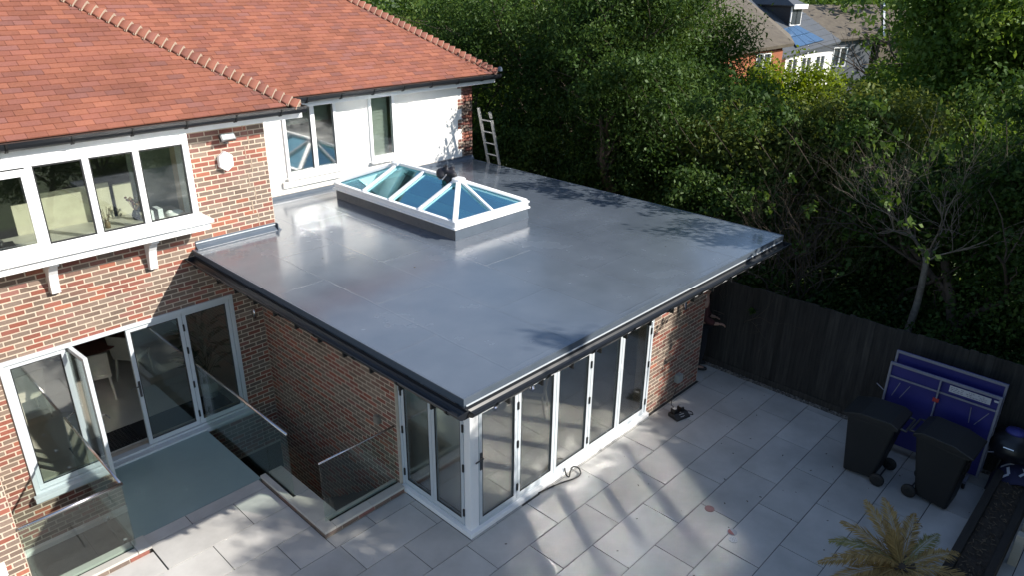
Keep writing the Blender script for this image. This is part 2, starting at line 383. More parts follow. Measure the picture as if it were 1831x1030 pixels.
# walkway over the void, stairwell and lightwell shells
struct(part('walkway', MB().box(-3.05,-1.27,3.095,4.9,-.08,-.002), M['walk'], bev=.004))
sw = MB().box(-1.3,.0,1.4,4.95,-2.5,-2.4).box(-1.42,-1.31,1.4,4.95,-2.4,-.1)
for i in range(12): sw.box(-1.3,-.02,1.62+i*.26,1.62+(i+1)*.26,-2.4,-.16-i*.185)
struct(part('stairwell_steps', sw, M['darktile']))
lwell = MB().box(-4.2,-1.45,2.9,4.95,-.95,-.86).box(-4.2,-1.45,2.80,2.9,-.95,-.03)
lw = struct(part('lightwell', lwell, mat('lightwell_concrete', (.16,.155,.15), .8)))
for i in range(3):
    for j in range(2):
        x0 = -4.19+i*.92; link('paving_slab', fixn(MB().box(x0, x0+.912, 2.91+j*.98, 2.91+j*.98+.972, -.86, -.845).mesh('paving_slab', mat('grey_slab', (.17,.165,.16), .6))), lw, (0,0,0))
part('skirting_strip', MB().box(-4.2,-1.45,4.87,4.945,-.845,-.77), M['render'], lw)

# ================================================================== HOUSE
D, D2 = 4.95, 6.38
H = thing('house', (0, 8, 0), 'large brick house with red clay tiled hipped roof and white fascia', 'house')
bay_h = (-4.75, -.93, 3.42, 4.74); door_h = (-3.66, -.48, -.0, 2.1)
# brickwork
mw = wall(MB(), (0,D,0), X, -Y, -6.5, .41, -.9, 4.86, .28, [bay_h, door_h])
wall(mw, (.41,0,0), Y, X, D+.01, D2+.2, 2.6, 4.86, .28)
wall(mw, (0,2.87,0), X, -Y, -7, -4.2, -1, 4.6, .3); wall(mw, (-4.2,0,0), Y, X, 2.88, D, -1, 4.6, .3)
wall(mw, (0,D2,0), X, -Y, 5.6, 6.1, 0, 4.86, .28)
wall(mw, (0,D2,0), X, -Y, .42, 5.6, 2.6, 3.07, .28)
wall(mw, (6.1,0,0), Y, X, D2, 13.6, -.5, 4.86, .28); wall(mw, (0,13.6,0), X, Y, -7, 6.1, -.5, 4.86, .28); wall(mw, (-7,0,0), Y, -X, 3.2, 13.6, -.5, 4.86, .28)
BW = part('brick_wall', mw, M['mortar'], H)
K = 'house'
bricks(K, BW, (0,D,0), X, -Y, -4.6, .41, -.9, 4.80, [bay_h, door_h])
bricks(K, BW, (.41,0,0), Y, X, D, D2, 2.95, 4.80)
bricks(K, BW, (0,2.87,0), X, -Y, -5.2, -4.2, -.9, 2.6)
bricks(K, BW, (-4.2,0,0), Y, X, 2.87, D, -.9, 2.6)
bricks(K, BW, (0,D2,0), X, -Y, 5.66, 6.1, 2.95, 4.80, tooth=lambda k, a, b: (5.66 if (k//3) % 2 else 5.77, b))
bricks(K, BW, (0,D2,0), X, -Y, .42, 5.66, 2.95, 3.05)
bricks(K, BW, (6.1,0,0), Y, X, D2, 9, 2.4, 4.80)
lay_bricks(K, BW)
# movement joint: zig-zag saw cut left open in the brick pier
mj = MB(); zc = 3.1
for i in range(8):
    mj.box(.06 if i % 2 else .135, (.06 if i % 2 else .135)+.013, D-.009, D-.001, zc+i*.215, zc+i*.215+.2)
part('movement_joint', mj, M['bed'], H)
# white rendered recess wall
rw = wall(MB(), (0,D2-.012,0), X, -Y, .42, 5.765, 3.058, 4.80, .05, [(1.50,2.60,3.36,4.66),(3.34,3.95,3.36,4.66),(5.655,5.9,3.224,3.44),(5.655,5.9,3.655,3.87),(5.655,5.9,4.086,4.30),(5.655,5.9,4.516,4.73)])
part('rendered_wall', rw, M['render'], H)
# eaves: fascia, soffit, gutters
def eave(x0, x1, yf, zb, yw):
    part('fascia', MB().box(x0, x1, yf, yf+.025, zb, zb+.2), M['pvc'], H, bev=.003)
    part('soffit', MB().box(x0, x1, yf+.027, yw, zb+.012, zb+.026), M['pvc'], H)
    gt = MB(); n = 9; yc = yf-.094; zc = zb+.195; prof = [(yc+.09*math.cos(math.pi+math.pi*i/(n-1)), zc+.09*math.sin(math.pi+math.pi*i/(n-1))*1.2) for i in range(n)]
    pin = [(yc+(a-yc)*.9, zc+(b-zc)*.9) for a, b in prof][::-1]; pr = prof+pin
    gt.prism([(x0-.02, a, b) for a, b in pr], (x1-x0+.04, 0, 0))
    gt.prism([(x0-.024, a, b) for a, b in prof], (.008, 0, 0)); gt.prism([(x1+.02, a, b) for a, b in prof], (.008, 0, 0))
    go = part('gutter', gt, M['gutter'], H)
    x = x0+.25
    while x < x1:
        bk = MB(); pb = [(yc+(a-yc)*1.13, zc+(b-zc)*1.13) for a, b in prof]
        bk.prism([(x, a, b) for a, b in pb+prof[::-1]], (.028, 0, 0)); bk.box(x, x+.028, yf-.006, yf-.001, zb+.07, zb+.2)
        part('gutter_bracket', bk, M['black'], go); x += .70
eave(-6.8, .86, 4.62, 4.735, D); eave(.8, 6.46, 6.04, 4.615, D2)
part('fascia', MB().box(.865, .89, 4.62, 6.04, 4.735, 4.94), M['pvc'], H)
# roofs
KS = .67; SL = math.sqrt(1+KS*KS)
def zl(y): return 4.94+KS*(y-4.53)
def zr(y): return 4.82+KS*(y-5.95)
rid = 8.9; rb = MB()
xl = lambda y: .8-(y-4.55)
xr_ = lambda y: 6.47-(y-5.95)
o_ = -.035
rb.face((-8,4.53,zl(4.53)+o_), (xl(4.53),4.53,zl(4.53)+o_), (xl(rid),rid,zl(rid)+o_), (-8,rid,zl(rid)+o_))
rb.face((.2,5.95,zr(5.95)+o_), (6.47,5.95,zr(5.95)+o_), (6.47-4.0,9.95,zr(9.95)+o_), (.2-4.0,9.95,zr(9.95)+o_))
rb.face((xl(4.53),4.53,zl(4.53)+o_), (xl(4.53),6.2,zl(4.53)+o_), (xl(rid),rid+1.7,zl(rid)+o_), (xl(rid),rid,zl(rid)+o_))
rb.face((6.47,5.95,zr(5.95)+o_), (6.47,13.95,zr(5.95)+o_), (2.47,9.95,zr(9.95)+o_))
rb.face((-8,13.95,zr(5.95)+o_), (6.47,13.95,zr(5.95)+o_), (2.47,9.95,zr(9.95)+o_), (-8,9.95,zr(9.95)+o_))
RF = part('roof', rb, M['under'], H)
TW, TG = .222, .098
tile_box = MB().box(-.5,.5,0,1,-.5,.5)
TILE = fixn(tile_box.mesh('roof_tile', M['tile']))
tl = []
def course(zf, y0, ymax, xa, xb):
    k = 0; y = y0+.0
    while y < ymax:
        x = -7-(k % 2)*TW/2+rnd.uniform(-.004,.004); a0, b0 = xa(y), xb(y)
        while x < b0:
            s, e = max(x, a0), min(x+TW, b0)
            if e-s > .04:
                c = Vector(((s+e)/2, y, zf(y))); q = scr(c)
                if seen(c, 60): tl.append((1/q[2]**2*(e-s), c, e-s))
            x += TW
        k += 1; y += TG/SL
course(zl, 4.53, 7.6, lambda y: -8, lambda y: xl(y)+.02)
course(zr, 5.95, 9.4, lambda y: .99-(y-5.95)-.06, lambda y: xr_(y)+.02)
tl.sort(key=lambda a: -a[0]); rest = MB(); pit = math.atan(KS)
dirv = Vector((0, math.cos(pit), math.sin(pit))); nv = Vector((0, -math.sin(pit), math.cos(pit)))
for i, (_, c, wd) in enumerate(tl):
    tilt = pit-.13+rnd.uniform(-.008, .008); sk = rnd.uniform(-.006, .006); w_ = wd-.004
    if i < 295:
        o = link('roof_tile', TILE, RF, c+nv*.006); o.scale = (w_, TG*1.5, .017); o.rotation_euler = (tilt, sk, sk)
    else:
        a = Vector((w_/2, 0, 0)); d2 = Vector((0, math.cos(tilt), math.sin(tilt))); n2 = Vector((0, -math.sin(tilt), math.cos(tilt)))
        rest.obox(c+nv*.006+d2*TG*.75+Vector((0,0,sk*.5)), a, d2*TG*.75, n2*.0085)
part('roof_tiles', rest, M['tile'], RF, stuff=True)
def hip(ax, ay, zf, tmax, nlen, x_of):
    d = Vector((-1, 1, KS)).normalized(); sd = Vector((1, 1, 0)).normalized(); up = sd.cross(d)*1
    if up.z < 0: up = -up
    me = None; L_ = .126
    n = 10; mb = MB()
    def sec(l, w_, h): return [(l, w_*q, h*(1-q*q)-.42*w_*abs(q)) for q in [-1+2*i/n for i in range(n+1)]]
    for l, w_, h in ((0, .150, .075), (L_*1.35, .105, .028)): mb.v += sec(l, w_, h)
    for l, w_, h in ((0, .146, .058), (L_*1.35, .101, .012)): mb.v += sec(l, w_, h)
    m_ = n+1
    for i in range(n):
        mb.f += [(i,i+1,m_+i+1,m_+i), (2*m_+i,3*m_+i,3*m_+i+1,2*m_+i+1), (i,2*m_+i,2*m_+i+1,i+1), (m_+i,m_+i+1,3*m_+i+1,3*m_+i)]
    mb.f += [(0,m_,3*m_,2*m_), (n,2*m_+n,3*m_+n,m_+n)]
    bon = fixn(mb.mesh('hip_tile', M['bonnet'], True))
    bd = MB(); bd.prism(sec(-.008, .147, .064)+[(-.008, .1, -.09), (-.008, -.1, -.09)], (.03, 0, 0)); bed = fixn(bd.mesh('mortar_bedding', M['bed']))
    rot = Matrix((d, sd*-1 if False else (up.cross(d)), up)).transposed().to_4x4()
    s = 0; k = 0; Ltot = tmax*math.sqrt(2+KS*KS)
    while s < Ltot:
        t = s/math.sqrt(2+KS*KS); c = Vector((ax-t, ay+t, zf(ay+t)+.022))
        o = link('hip_tile', bon, RF, c)
        jit = Matrix.Rotation(.10+rnd.uniform(-.02,.02), 4, 'Y') @ Matrix.Rotation(rnd.uniform(-.04,.04), 4, 'X')
        mx_ = Matrix.Translation(c-ORG[RF]) @ rot @ jit; o.matrix_local = mx_
        b = link('mortar_bedding', bed, RF, c); b.matrix_local = mx_
        s += L_; k += 1
hip(.80, 4.52, zl, 2.7, .13, xl); hip(6.45, 5.97, zr, 2.6, .13, xr_)
part('lead_cap', MB().lathe((6.5,5.93,4.86), [(.06,0),(.05,.06),(.02,.09)], 10), M['lead'], H)

# bay window -------------------------------------------------------
by = 4.62
bf = MB().box(-4.7,-.9,by,by+.07,3.52,3.61).box(-4.7,-.9,by,by+.07,4.60,4.73)
for x in (-.9, ): bf.box(x-.085, x, by, by+.07, 3.612, 4.598)
for x in (-1.6,-2.21,-2.84,-3.47,-4.10): bf.box(x-.04, x+.04, by, by+.07, 3.612, 4.598)
bf.box(-.95,-.902,by+.072,D+.05,3.52,4.73)
BAY = part('bay_window', bf, M['pvc'], H, bev=.006)
part('window_sill', MB().box(-4.8,-.76,4.49,D-.001,3.465,3.515), M['pvc'], BAY, bev=.008)
part('apron_board', MB().box(-4.75,-.80,4.545,D-.002,3.36,3.462), M['pvc'], BAY, bev=.006)
bx = [-4.7,-4.10,-3.47,-2.84,-2.21,-1.6,-.945]
for i in range(6):
    a, b = bx[i]+.045, bx[i+1]-.045
    part('window_pane', MB().box(a-.01, b+.01, by+.03, by+.042, 3.605, 4.605), M['hpane'], BAY)
    part('glazing_bead', MB().box(a-.006,a+.012,by+.012,by+.028,3.612,4.598).box(b-.012,b+.006,by+.012,by+.028,3.612,4.598).box(a+.012,b-.012,by+.012,by+.028,3.612,3.63).box(a+.012,b-.012,by+.012,by+.028,4.58,4.598), M['gasket'], BAY)
for i in (2,):     # opening casement on the left
    a, b = -3.43, -2.88
    part('opening_sash', MB().box(a,b,by-.02,by-.001,3.56,3.66).box(a,b,by-.02,by-.001,4.50,4.585).box(a,a+.06,by-.02,by-.001,3.66,4.50).box(b-.06,b,by-.02,by-.001,3.66,4.50), M['pvc'], BAY, bev=.004)
for x in (-2.82, -1.56):
    poly = [(x-.055, D, 3.355), (x-.055, 4.64, 3.355), (x-.055, 4.64, 3.30), (x-.055, 4.72, 3.27), (x-.055, 4.80, 3.15), (x-.055, 4.85, 2.98), (x-.055, 4.86, 2.86), (x-.055, D, 2.84)]
    part('corbel_bracket', MB().prism(poly, (.11, 0, 0)), M['pvc'], H, bev=.006)
# upstairs rooms ---------------------------------------------------
def room(x0, x1, y0, y1, z0, z1, wallm, floorm, parent, ceil=True):
    part('room_wall', MB().box(x0,x1,y1,y1+.05,z0,z1).box(x0-.05,x0,y0,y1,z0,z1).box(x1,x1+.05,y0,y1,z0,z1), wallm, parent)
    part('room_floor', MB().box(x0,x1,y0,y1,z0-.06,z0), floorm, parent)
    if ceil: part('room_ceiling', MB().box(x0,x1,y0,y1,z1,z1+.05), M['ceil'], parent)
M['greenwall'] = mat('pale_green_wall', (.42,.47,.38), .9); M['panel'] = mat('cream_panel', (.66,.60,.45), .6)
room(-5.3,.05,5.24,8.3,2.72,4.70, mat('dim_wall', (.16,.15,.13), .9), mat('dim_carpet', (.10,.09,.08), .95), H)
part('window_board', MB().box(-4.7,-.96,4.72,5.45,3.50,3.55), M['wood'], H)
part('cupboard_panel', MB().box(-2.6,-1.75,5.46,5.49,2.75,4.05).box(-2.95,-2.62,5.46,5.49,2.75,3.95).box(-1.7,-1.45,5.46,5.49,2.75,4.0), M['panel'], H)
part('green_wall_strip', MB().box(-1.3,.0,5.9,5.93,2.75,4.69), M['greenwall'], H)
room(.5,6.0,6.72,9.6,2.72,4.70, M['plaster'], M['intfloor'], H)
# recess windows ---------------------------------------------------
def casement(x0, x1, z0, z1, muls, name='casement_window'):
    y0 = D2-.05; f_ = MB().box(x0,x1,y0,y0+.07,z0,z0+.075).box(x0,x1,y0,y0+.07,z1-.06,z1).box(x0,x0+.06,y0,y0+.07,z0+.075,z1-.06).box(x1-.06,x1,y0,y0+.07,z0+.075,z1-.06)
    for x in muls: f_.box(x-.045,x+.045,y0,y0+.07,z0+.075,z1-.06)
    fo = part(name, f_, M['pvc'], H, bev=.006); e = [x0]+list(muls)+[x1]
    for a, b in zip(e[:-1], e[1:]):
        part('window_pane', MB().box(a+.05,b-.05,y0+.03,y0+.042,z0+.07,z1-.055), M['wpane'], fo)
        part('glazing_bead', MB().box(b-.062-(.0 if b == x1 else -.01),b-.05,y0+.012,y0+.028,z0+.076,z1-.061), M['gasket'], fo)
    part('window_sill', MB().box(x0-.03,x1+.05,y0-.06,y0-.001,z0-.055,z0-.004), M['pvc'], fo, bev=.006)
casement(1.50,2.60,3.36,4.66,[2.10]); casement(3.34,3.95,3.36,4.66,[])
part('sill_apron', MB().box(1.38,2.62,D2-.075,D2-.02,3.17,3.285), M['render'], H, bev=.01)
bl = MB()
for i in range(17): bl.obox((3.645, 6.52, 3.44+i*.07), (.25,0,0), (0,.004,0), (0,.012,.033))
part('roller_blind', bl, mat('blind_slat', (.62,.66,.60), .7), H)
bl = MB()
for i in range(5): bl.obox((2.05, 6.56, 4.28+i*.075), (.52,0,0), (0,.004,0), (0,.014,.034))
part('roller_blind', bl, mat('green_blind', (.38,.45,.36), .7), H)

# folding doors in the main wall ------------------------------------
def leaf(parent, a, u, wd, z0, z1, n, glassm, handle=0, hinge=(), hand_side=1, fw_=.058):
    """glazed leaf standing on point a, along unit u, facing n"""
    a, u, n = Vector(a), Vector(u), Vector(n); d = .028
    P = lambda s, z, o=0: a+u*s+Vector((0,0,z))+n*o
    fr = MB(); zb, zt = z0+.075, z1-.065
    for s0, s1, za, zb_ in ((0, wd, z0, zb), (0, wd, zt, z1), (0, fw_, zb, zt), (wd-fw_, wd, zb, zt)):
        fr.obox(P((s0+s1)/2, (za+zb_)/2), u*(s1-s0)/2, n*d, Vector((0,0,(zb_-za)/2)))
    fo = part('glazed_door', fr, M['alu'], parent, bev=.005)
    part('door_pane', MB().obox(P(wd/2, (zb+zt)/2), u*(wd/2-fw_+.012), n*.007, Vector((0,0,(zt-zb)/2+.012))), glassm, fo)
    gk = MB()
    for s in (fw_+.006, wd-fw_-.006): gk.obox(P(s, (zb+zt)/2, .018), u*.006, n*.006, Vector((0,0,(zt-zb)/2)))
    for z in (zb+.006, zt-.006): gk.obox(P(wd/2, z, .018), u*(wd/2-fw_-.012), n*.006, Vector((0,0,.006)))
    part('gasket', gk, M['gasket'], fo)
    for s in hinge:
        for z in (z0+.2, (z0+z1)/2-.25, (z0+z1)/2+.35, z1-.25):
            part('hinge', MB().obox(P(s, z, d+.008), u*.012, n*.010, Vector((0,0,.055))), M['black'], fo)
    if handle:
        s = fw_/2 if hand_side < 0 else wd-fw_/2; dr = -hand_side
        hm = MB().obox(P(s, z0+.98, d+.006), u*.016, n*.006, Vector((0,0,.13))).tube([P(s, z0+1.05, d+.01), P(s, z0+1.05, d+.055), P(s, z0+1.05, d+.06)+u*dr*-.14], .010, 8)
        part('handle', hm, M['darksteel'], fo)
    return fo
fy = D+.03
part('door_frame', MB().box(-3.66,-.48,fy-.06,fy+.06,2.04,2.1).box(-3.66,-3.60,fy-.06,fy+.06,.06,2.04).box(-.54,-.48,fy-.06,fy+.06,.06,2.04).box(-3.66,-.48,fy-.06,fy+.06,0,.06), M['alu'], H, bev=.004)
part('door_sill', MB().box(-3.70,-.44,fy-.17,fy-.062,-.045,.03), M['alu'], H, bev=.004)
leaf(H, (-3.595,fy,0), X, .72, .065, 2.035, -Y, M['hpane'])
leaf(H, (-2.09,fy,0), X, .80, .065, 2.035, -Y, M['hpane'], 1, (), -1)
leaf(H, (-1.285,fy,0), X, .74, .065, 2.035, -Y, M['hpane'], 0, (0.0,))
leaf(H, (-2.83,fy+.22,0), Vector((.06,-1,0)).normalized(), .76, .065, 2.035, Vector((1,.06,0)).normalized(), M['hpane'], 1, (), 1)
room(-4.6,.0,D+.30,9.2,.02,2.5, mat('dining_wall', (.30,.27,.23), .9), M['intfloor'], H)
wmat = MB()
for i in range(18): wmat.box(-2.95+i*.05,-2.945+i*.05+.008,D+.32,D+.85,.021,.034)
for i in range(11): wmat.box(-2.95,-2.09,D+.32+i*.052,D+.33+i*.052,.021,.033)
o = part('doormat', MB().box(-2.98,-.6,D+.30,D+.86,.0205,.024), mat('mat_rubber', (.03,.03,.03), .9)); tag(o, 'dark ribbed entrance mat inside the open folding door', 'doormat'); ORG[o] = Vector((0,0,0))
part('ribs', wmat, M['darksteel'], o)
# ================================================================== FLAT-ROOFED EXTENSION
XT = thing('extension', (2.8, 3, 0), 'single-storey brick extension with a glossy grey flat roof and folding glass doors', 'extension')
ZR = 2.97
ew = wall(MB(), (0,0,0), Y, -X, 1.47, D-.002, -2.5, 2.71, .26)
EW = part('brick_wall', ew, M['mortar'], XT); ew = MB()
wall(ew, (0,.06,0), X, -Y, 4.04, 5.67, -.3, 2.71, .26)
wall(ew, (5.67,0,0), Y, X, .0632, D2-.3, -.3, 2.71, .26)
EF = part('brick_wall', ew, M['mortar'], XT)
bricks('ext', EW, (0,0,0), Y, -X, 1.47, D-.01, -2.4, 2.70)
bricks('ext', EF, (0,.06,0), X, -Y, 4.04, 5.67, -.01, 2.70)
bricks('ext', EF, (5.67,0,0), Y, X, .07, 1.2, -.01, 2.70)
lay_bricks('ext', EW)
# roof build-up
part('roof_trim', MB().box(-.962,6.01,-.965,-.9515,ZR-.075,ZR+.006).box(-.962,-.9465,-.9513,D-.004,ZR-.075,ZR+.006).box(5.9965,6.012,-.9513,7.1,ZR-.075,ZR+.006), M['lead'], XT, bev=.004)
part('drip_strip', MB().box(-.93,5.98,-.970,-.9535,ZR-.090,ZR-.077), M['alu'], XT)
part('upstand', MB().prism([(-.90,D-.002,ZR+.001),(-.90,D-.075,ZR+.001),(-.90,D-.018,ZR+.05),(-.90,D-.014,ZR+.115),(-.90,D-.002,ZR+.12)], (1.30,0,0))
     .prism([(.43,D2-.016,ZR+.001),(.43,D2-.085,ZR+.001),(.43,D2-.03,ZR+.045),(.43,D2-.026,ZR+.075),(.43,D2-.016,ZR+.08)], (5.65,0,0))
     .prism([(.4135,D-.07,ZR+.001),(.475,D-.07,ZR+.001),(.43,D-.07,ZR+.05),(.425,D-.07,ZR+.11),(.4135,D-.07,ZR+.115)], (0,1.40,0)), M['lead'], XT, bev=.003)
part('upstand_trim', MB().box(-.90,.40,D-.024,D-.016,ZR+.085,ZR+.098), M['alu'], XT)
part('soffit', MB().box(-.90,5.95,-.90,.05,2.705,2.72).box(-.90,-.002,.052,D-.004,2.705,2.72).box(5.68,5.95,.052,D2,2.705,2.72), M['pvc'], XT)
part('fascia', MB().box(-.925,5.975,-.925,-.902,2.70,2.87).box(-.925,-.902,-.90,D-.004,2.70,2.87).box(5.952,5.975,-.90,D2,2.70,2.87), M['gutter'], XT)
part('soffit_edge_strip', MB().box(-.70,5.93,-.939,-.9265,2.682,2.702).box(-.939,-.9265,-.55,D-.3,2.682,2.702), M['pvc'], XT)
def gut(pth, axis):
    gt = MB(); n = 8; r = .075
    prof = [(r*math.cos(math.pi+math.pi*i/(n-1)), r*.95*math.sin(math.pi+math.pi*i/(n-1))) for i in range(n)]; pr = prof+[(a*.88, b*.88) for a, b in prof][::-1]
    (p, q) = pth; p, q = Vector(p), Vector(q); d = q-p; sd = Vector((d.y, -d.x, 0)).normalized()
    gt.prism([p+sd*a+Z*b for a, b in pr], d)
    for e, of in ((p, d.normalized()*-.008), (q, d.normalized()*.008)): gt.prism([e+sd*a+Z*b for a, b in prof], of)
    go = part('gutter', gt, M['gutter'], XT)
    L_ = d.length; s = .3; d.normalize()
    while s < L_:
        c = p+d*s; bk = MB(); pb = [(a*1.16, b*1.16) for a, b in prof]
        bk.prism([c+sd*a+Z*b for a, b in pb+prof[::-1]], d*.03); part('gutter_bracket', bk, M['black'], go); s += .78
gut(((-.95,-1.040,2.875),(5.99,-1.040,2.875)), 0); gut(((-1.034,D-.03,2.875),(-1.034,-1.03,2.875)), 1)
# string of festoon cable and clips under the gutter
cb = MB(); pts = [(-.6+i*.41, -.965, 2.725-(.018 if i % 2 else 0)) for i in range(16)]; cb.tube(smooth(pts), .007, 6)
pts = [(-.965, -.8+i*.41, 2.725-(.02 if i % 2 else 0)) for i in range(14)]; cb.tube(smooth(pts), .007, 6)
for i in range(12): cb.box(-.35+i*.52, -.33+i*.52, -.99, -.93, 2.66, 2.76)
for i in range(10): cb.box(-.99, -.93, -.5+i*.52, -.478+i*.52, 2.66, 2.76)
part('fixing_clips', cb, M['black'], XT)
ft = MB()
for x, y in ((-.88,-.3),(-.9,.1),(-.5,-.93),(.05,-.95)): ft.lathe((x,y,2.66), [(.0,-.03),(.03,-.02),(.035,.01),(.015,.04)], 10)
part('soffit_light', ft, M['steel'], XT)
# glazing
part('door_sill', MB().prism([(-.0,-.0,0),(4.06,-.0,0),(4.06,.13,0),(.13,.13,0),(.13,1.46,0),(.0,1.46,0)], (0,0,.075)), M['pvc'], XT, bev=.005)
part('corner_post', MB().box(.05,.145,.05,.145,.0755,2.7).box(.149,.20,.058,.12,.0755,2.45).box(.058,.12,.149,.175,.0755,2.45), M['pvc'], XT, bev=.004)
part('door_frame', MB().box(.203,4.035,.045,.125,2.41,2.70).box(.045,.125,.18,1.465,2.41,2.70).box(3.985,4.035,.045,.125,.0755,2.41).box(.045,.125,1.425,1.465,.0755,2.41).box(.203,3.985,.05,.12,.0755,.10).box(.05,.12,.18,1.425,.0755,.10), M['alu'], XT, bev=.004)
fx = [.205,.92,1.69,2.46,3.22,3.985]
for i in range(5): leaf(XT, (fx[i]+.003,.085,0), X, fx[i+1]-fx[i]-.006, .102, 2.408, -Y, M['pane'], 1 if i == 0 else 0, ((fx[1]-fx[0]-.006,) if i == 0 else (0.76,) if i == 2 else (.76,) if i == 4 else ()), -1)
sy = [.182,.80,1.425]
for i in range(2): leaf(XT, (.085,sy[i]+.003,0), Y, sy[i+1]-sy[i]-.006, .102, 2.408, -X, M['pane'], 0, ((0,) if i == 0 else (.61,)))
room(.30,5.38,.17,6.25,.03,2.62, M['plaster'], M['grout'], XT, False)
for i in range(5):
    for j in range(11): x0, y0 = .30+i*1.016, .17+j*.5525; part('floor_tile', MB().box(x0+.003,x0+1.013,y0+.003,y0+.5495,.0305,.05), M['intfloor'], XT)
part('room_ceiling', MB().box(.3,2.18,.17,6.25,2.62,2.68).box(3.64,5.38,.17,6.25,2.62,2.68).box(2.18,3.64,.17,2.64,2.62,2.68).box(2.18,3.64,5.66,6.25,2.62,2.68), M['ceil'], XT)
# deck with the opening under the lantern
DECK_HOLE = (2.2, 3.62, 2.66, 5.64)
dk = MB(); zt = ZR; zb = ZR-.16
def cell(x0, x1, y0, y1):
    dk.face((x0,y0,zt),(x1,y0,zt),(x1,y1,zt),(x0,y1,zt)); dk.face((x0,y0,zb),(x0,y1,zb),(x1,y1,zb),(x1,y0,zb))
hx = DECK_HOLE
cell(-.945,hx[0],-.95,D-.003); cell(hx[0],hx[1],-.95,hx[2]); cell(hx[1],5.995,-.95,D-.003); cell(.413,hx[0],D-.003,D2-.003); cell(hx[0],hx[1],hx[3],D2-.003); cell(hx[1],5.995,D-.003,D2-.003)
for a, b in (((-.945,-.95),(5.995,-.95)),((5.995,-.95),(5.995,D2-.003)),((5.995,D2-.003),(.413,D2-.003)),((.413,D2-.003),(.413,D-.003)),((.413,D-.003),(-.945,D-.003)),((-.945,D-.003),(-.945,-.95)),
             ((hx[0],hx[2]),(hx[0],hx[3])),((hx[0],hx[3]),(hx[1],hx[3])),((hx[1],hx[3]),(hx[1],hx[2])),((hx[1],hx[2]),(hx[0],hx[2]))):
    dk.face((*a,zb),(*b,zb),(*b,zt),(*a,zt))
part('roof_deck', dk, RM, XT)
part('roof_deck', MB().box(6.0,6.12,D2+.003-.01,7.2,zb,zt-.01), RM, XT)

rl = MB()
for k in range(16):
    x, y = rnd.uniform(-.8,5.9), rnd.uniform(-.9,4.8); a = rnd.uniform(0,6.3); s = rnd.uniform(.004,.011)
    rl.obox((x,y,ZR+.004), (s*math.cos(a),s*math.sin(a),.001), (-s*.4*math.sin(a),s*.4*math.cos(a),0), (0,0,.002))
o = part('roof_litter', rl, multi('roof_bits', [(.05,.04,.025),(.12,.09,.04),(.03,.03,.02)])); o['kind'] = 'stuff'
# ================================================================== ROOF LANTERN
lx0, lx1, ly0, ly1 = 2.08, 3.75, 2.52, 5.78
LT = thing('roof_lantern', ((lx0+lx1)/2, (ly0+ly1)/2, ZR), 'white framed hipped roof lantern with blue tinted panes standing on the flat roof', 'roof lantern')
def ringbox(mb, x0, x1, y0, y1, t, z0, z1):
    return mb.box(x0,x1,y0,y0+t,z0,z1).box(x0,x1,y1-t,y1,z0,z1).box(x0,x0+t,y0+t,y1-t,z0,z1).box(x1-t,x1,y0+t,y1-t,z0,z1)
part('curb', ringbox(MB(), lx0+.02, lx1-.02, ly0+.02, ly1-.02, .12, ZR+.001, ZR+.17), M['curb'], LT)
cf = MB().prism([(lx0+.0,ly0+.0,ZR+.002),(lx1-.0,ly0+.0,ZR+.002),(lx1-.02,ly0+.0185,ZR+.165),(lx0+.02,ly0+.0185,ZR+.165)], (0,-.004,0))
part('curb_flashing', cf, M['lead'], LT)
part('skirt', ringbox(ringbox(MB(), lx0-.02, lx1+.02, ly0-.02, ly1+.02, .10, ZR+.172, ZR+.205), lx0+.005, lx1-.005, ly0+.005, ly1-.005, .08, ZR+.205, ZR+.265), M['pvc'], LT, bev=.006)
ze, zr_t = ZR+.27, ZR+.66; rx = (lx0+lx1)/2; ry0, ry1 = ly0+.82, ly1-.82
part('eave_beam', ringbox(MB(), lx0-.01, lx1+.01, ly0-.01, ly1+.01, .075, ze-.003, ze+.032), M['pvc'], LT, bev=.006)
A_ = (lx0+.02, ly0+.02, ze+.03); B_ = (lx1-.02, ly0+.02, ze+.03); C_ = (lx1-.02, ly1-.02, ze+.03); D_ = (lx0+.02, ly1-.02, ze+.03); R0, R1 = (rx, ry0, zr_t), (rx, ry1, zr_t)
part('ridge', MB().beam(R0, R1, .085, .05).lathe((rx,ry0,zr_t-.03), [(.12,0),(.115,.055),(.05,.075)], 12).lathe((rx,ry1,zr_t-.03), [(.12,0),(.115,.055),(.05,.075)], 12), M['pvc'], LT, bev=.008)
for P_, Q_ in ((A_,R0),(B_,R0),(C_,R1),(D_,R1)): part('hip_bar', MB().beam(P_, Q_, .085, .05), M['pvc'], LT, bev=.012)
def between(a, b, t): return tuple(Vector(a)*(1-t)+Vector(b)*t)
rafts = [(3.36, 3.42), (4.19, 4.19), (4.96, 4.93)]
for yr, ye in rafts:
    yy = min(max(yr, ry0+.05), ry1-.03)
    part('glazing_bar', MB().beam((lx0+.02,ye,ze+.03),(rx-.03,yy,zr_t-.008),.055,.04), M['pvc'], LT, bev=.008)
    part('glazing_bar', MB().beam((lx1-.02,ye,ze+.03),(rx+.03,yy,zr_t-.008),.055,.04), M['pvc'], LT, bev=.008)
for ye, yr in ((ly0+.02, ry0-.05), (ly1-.02, ry1+.05)): part('glazing_bar', MB().beam((rx,ye,ze+.03),(rx,yr,zr_t-.01),.05,.04), M['pvc'], LT, bev=.008)
bs = [ly0+.04]+[r[1] for r in rafts]+[ly1-.04]; tp = [ry0]+[min(max(r[0], ry0), ry1) for r in rafts]+[ry1]
dz = Vector((0,0,-.006))
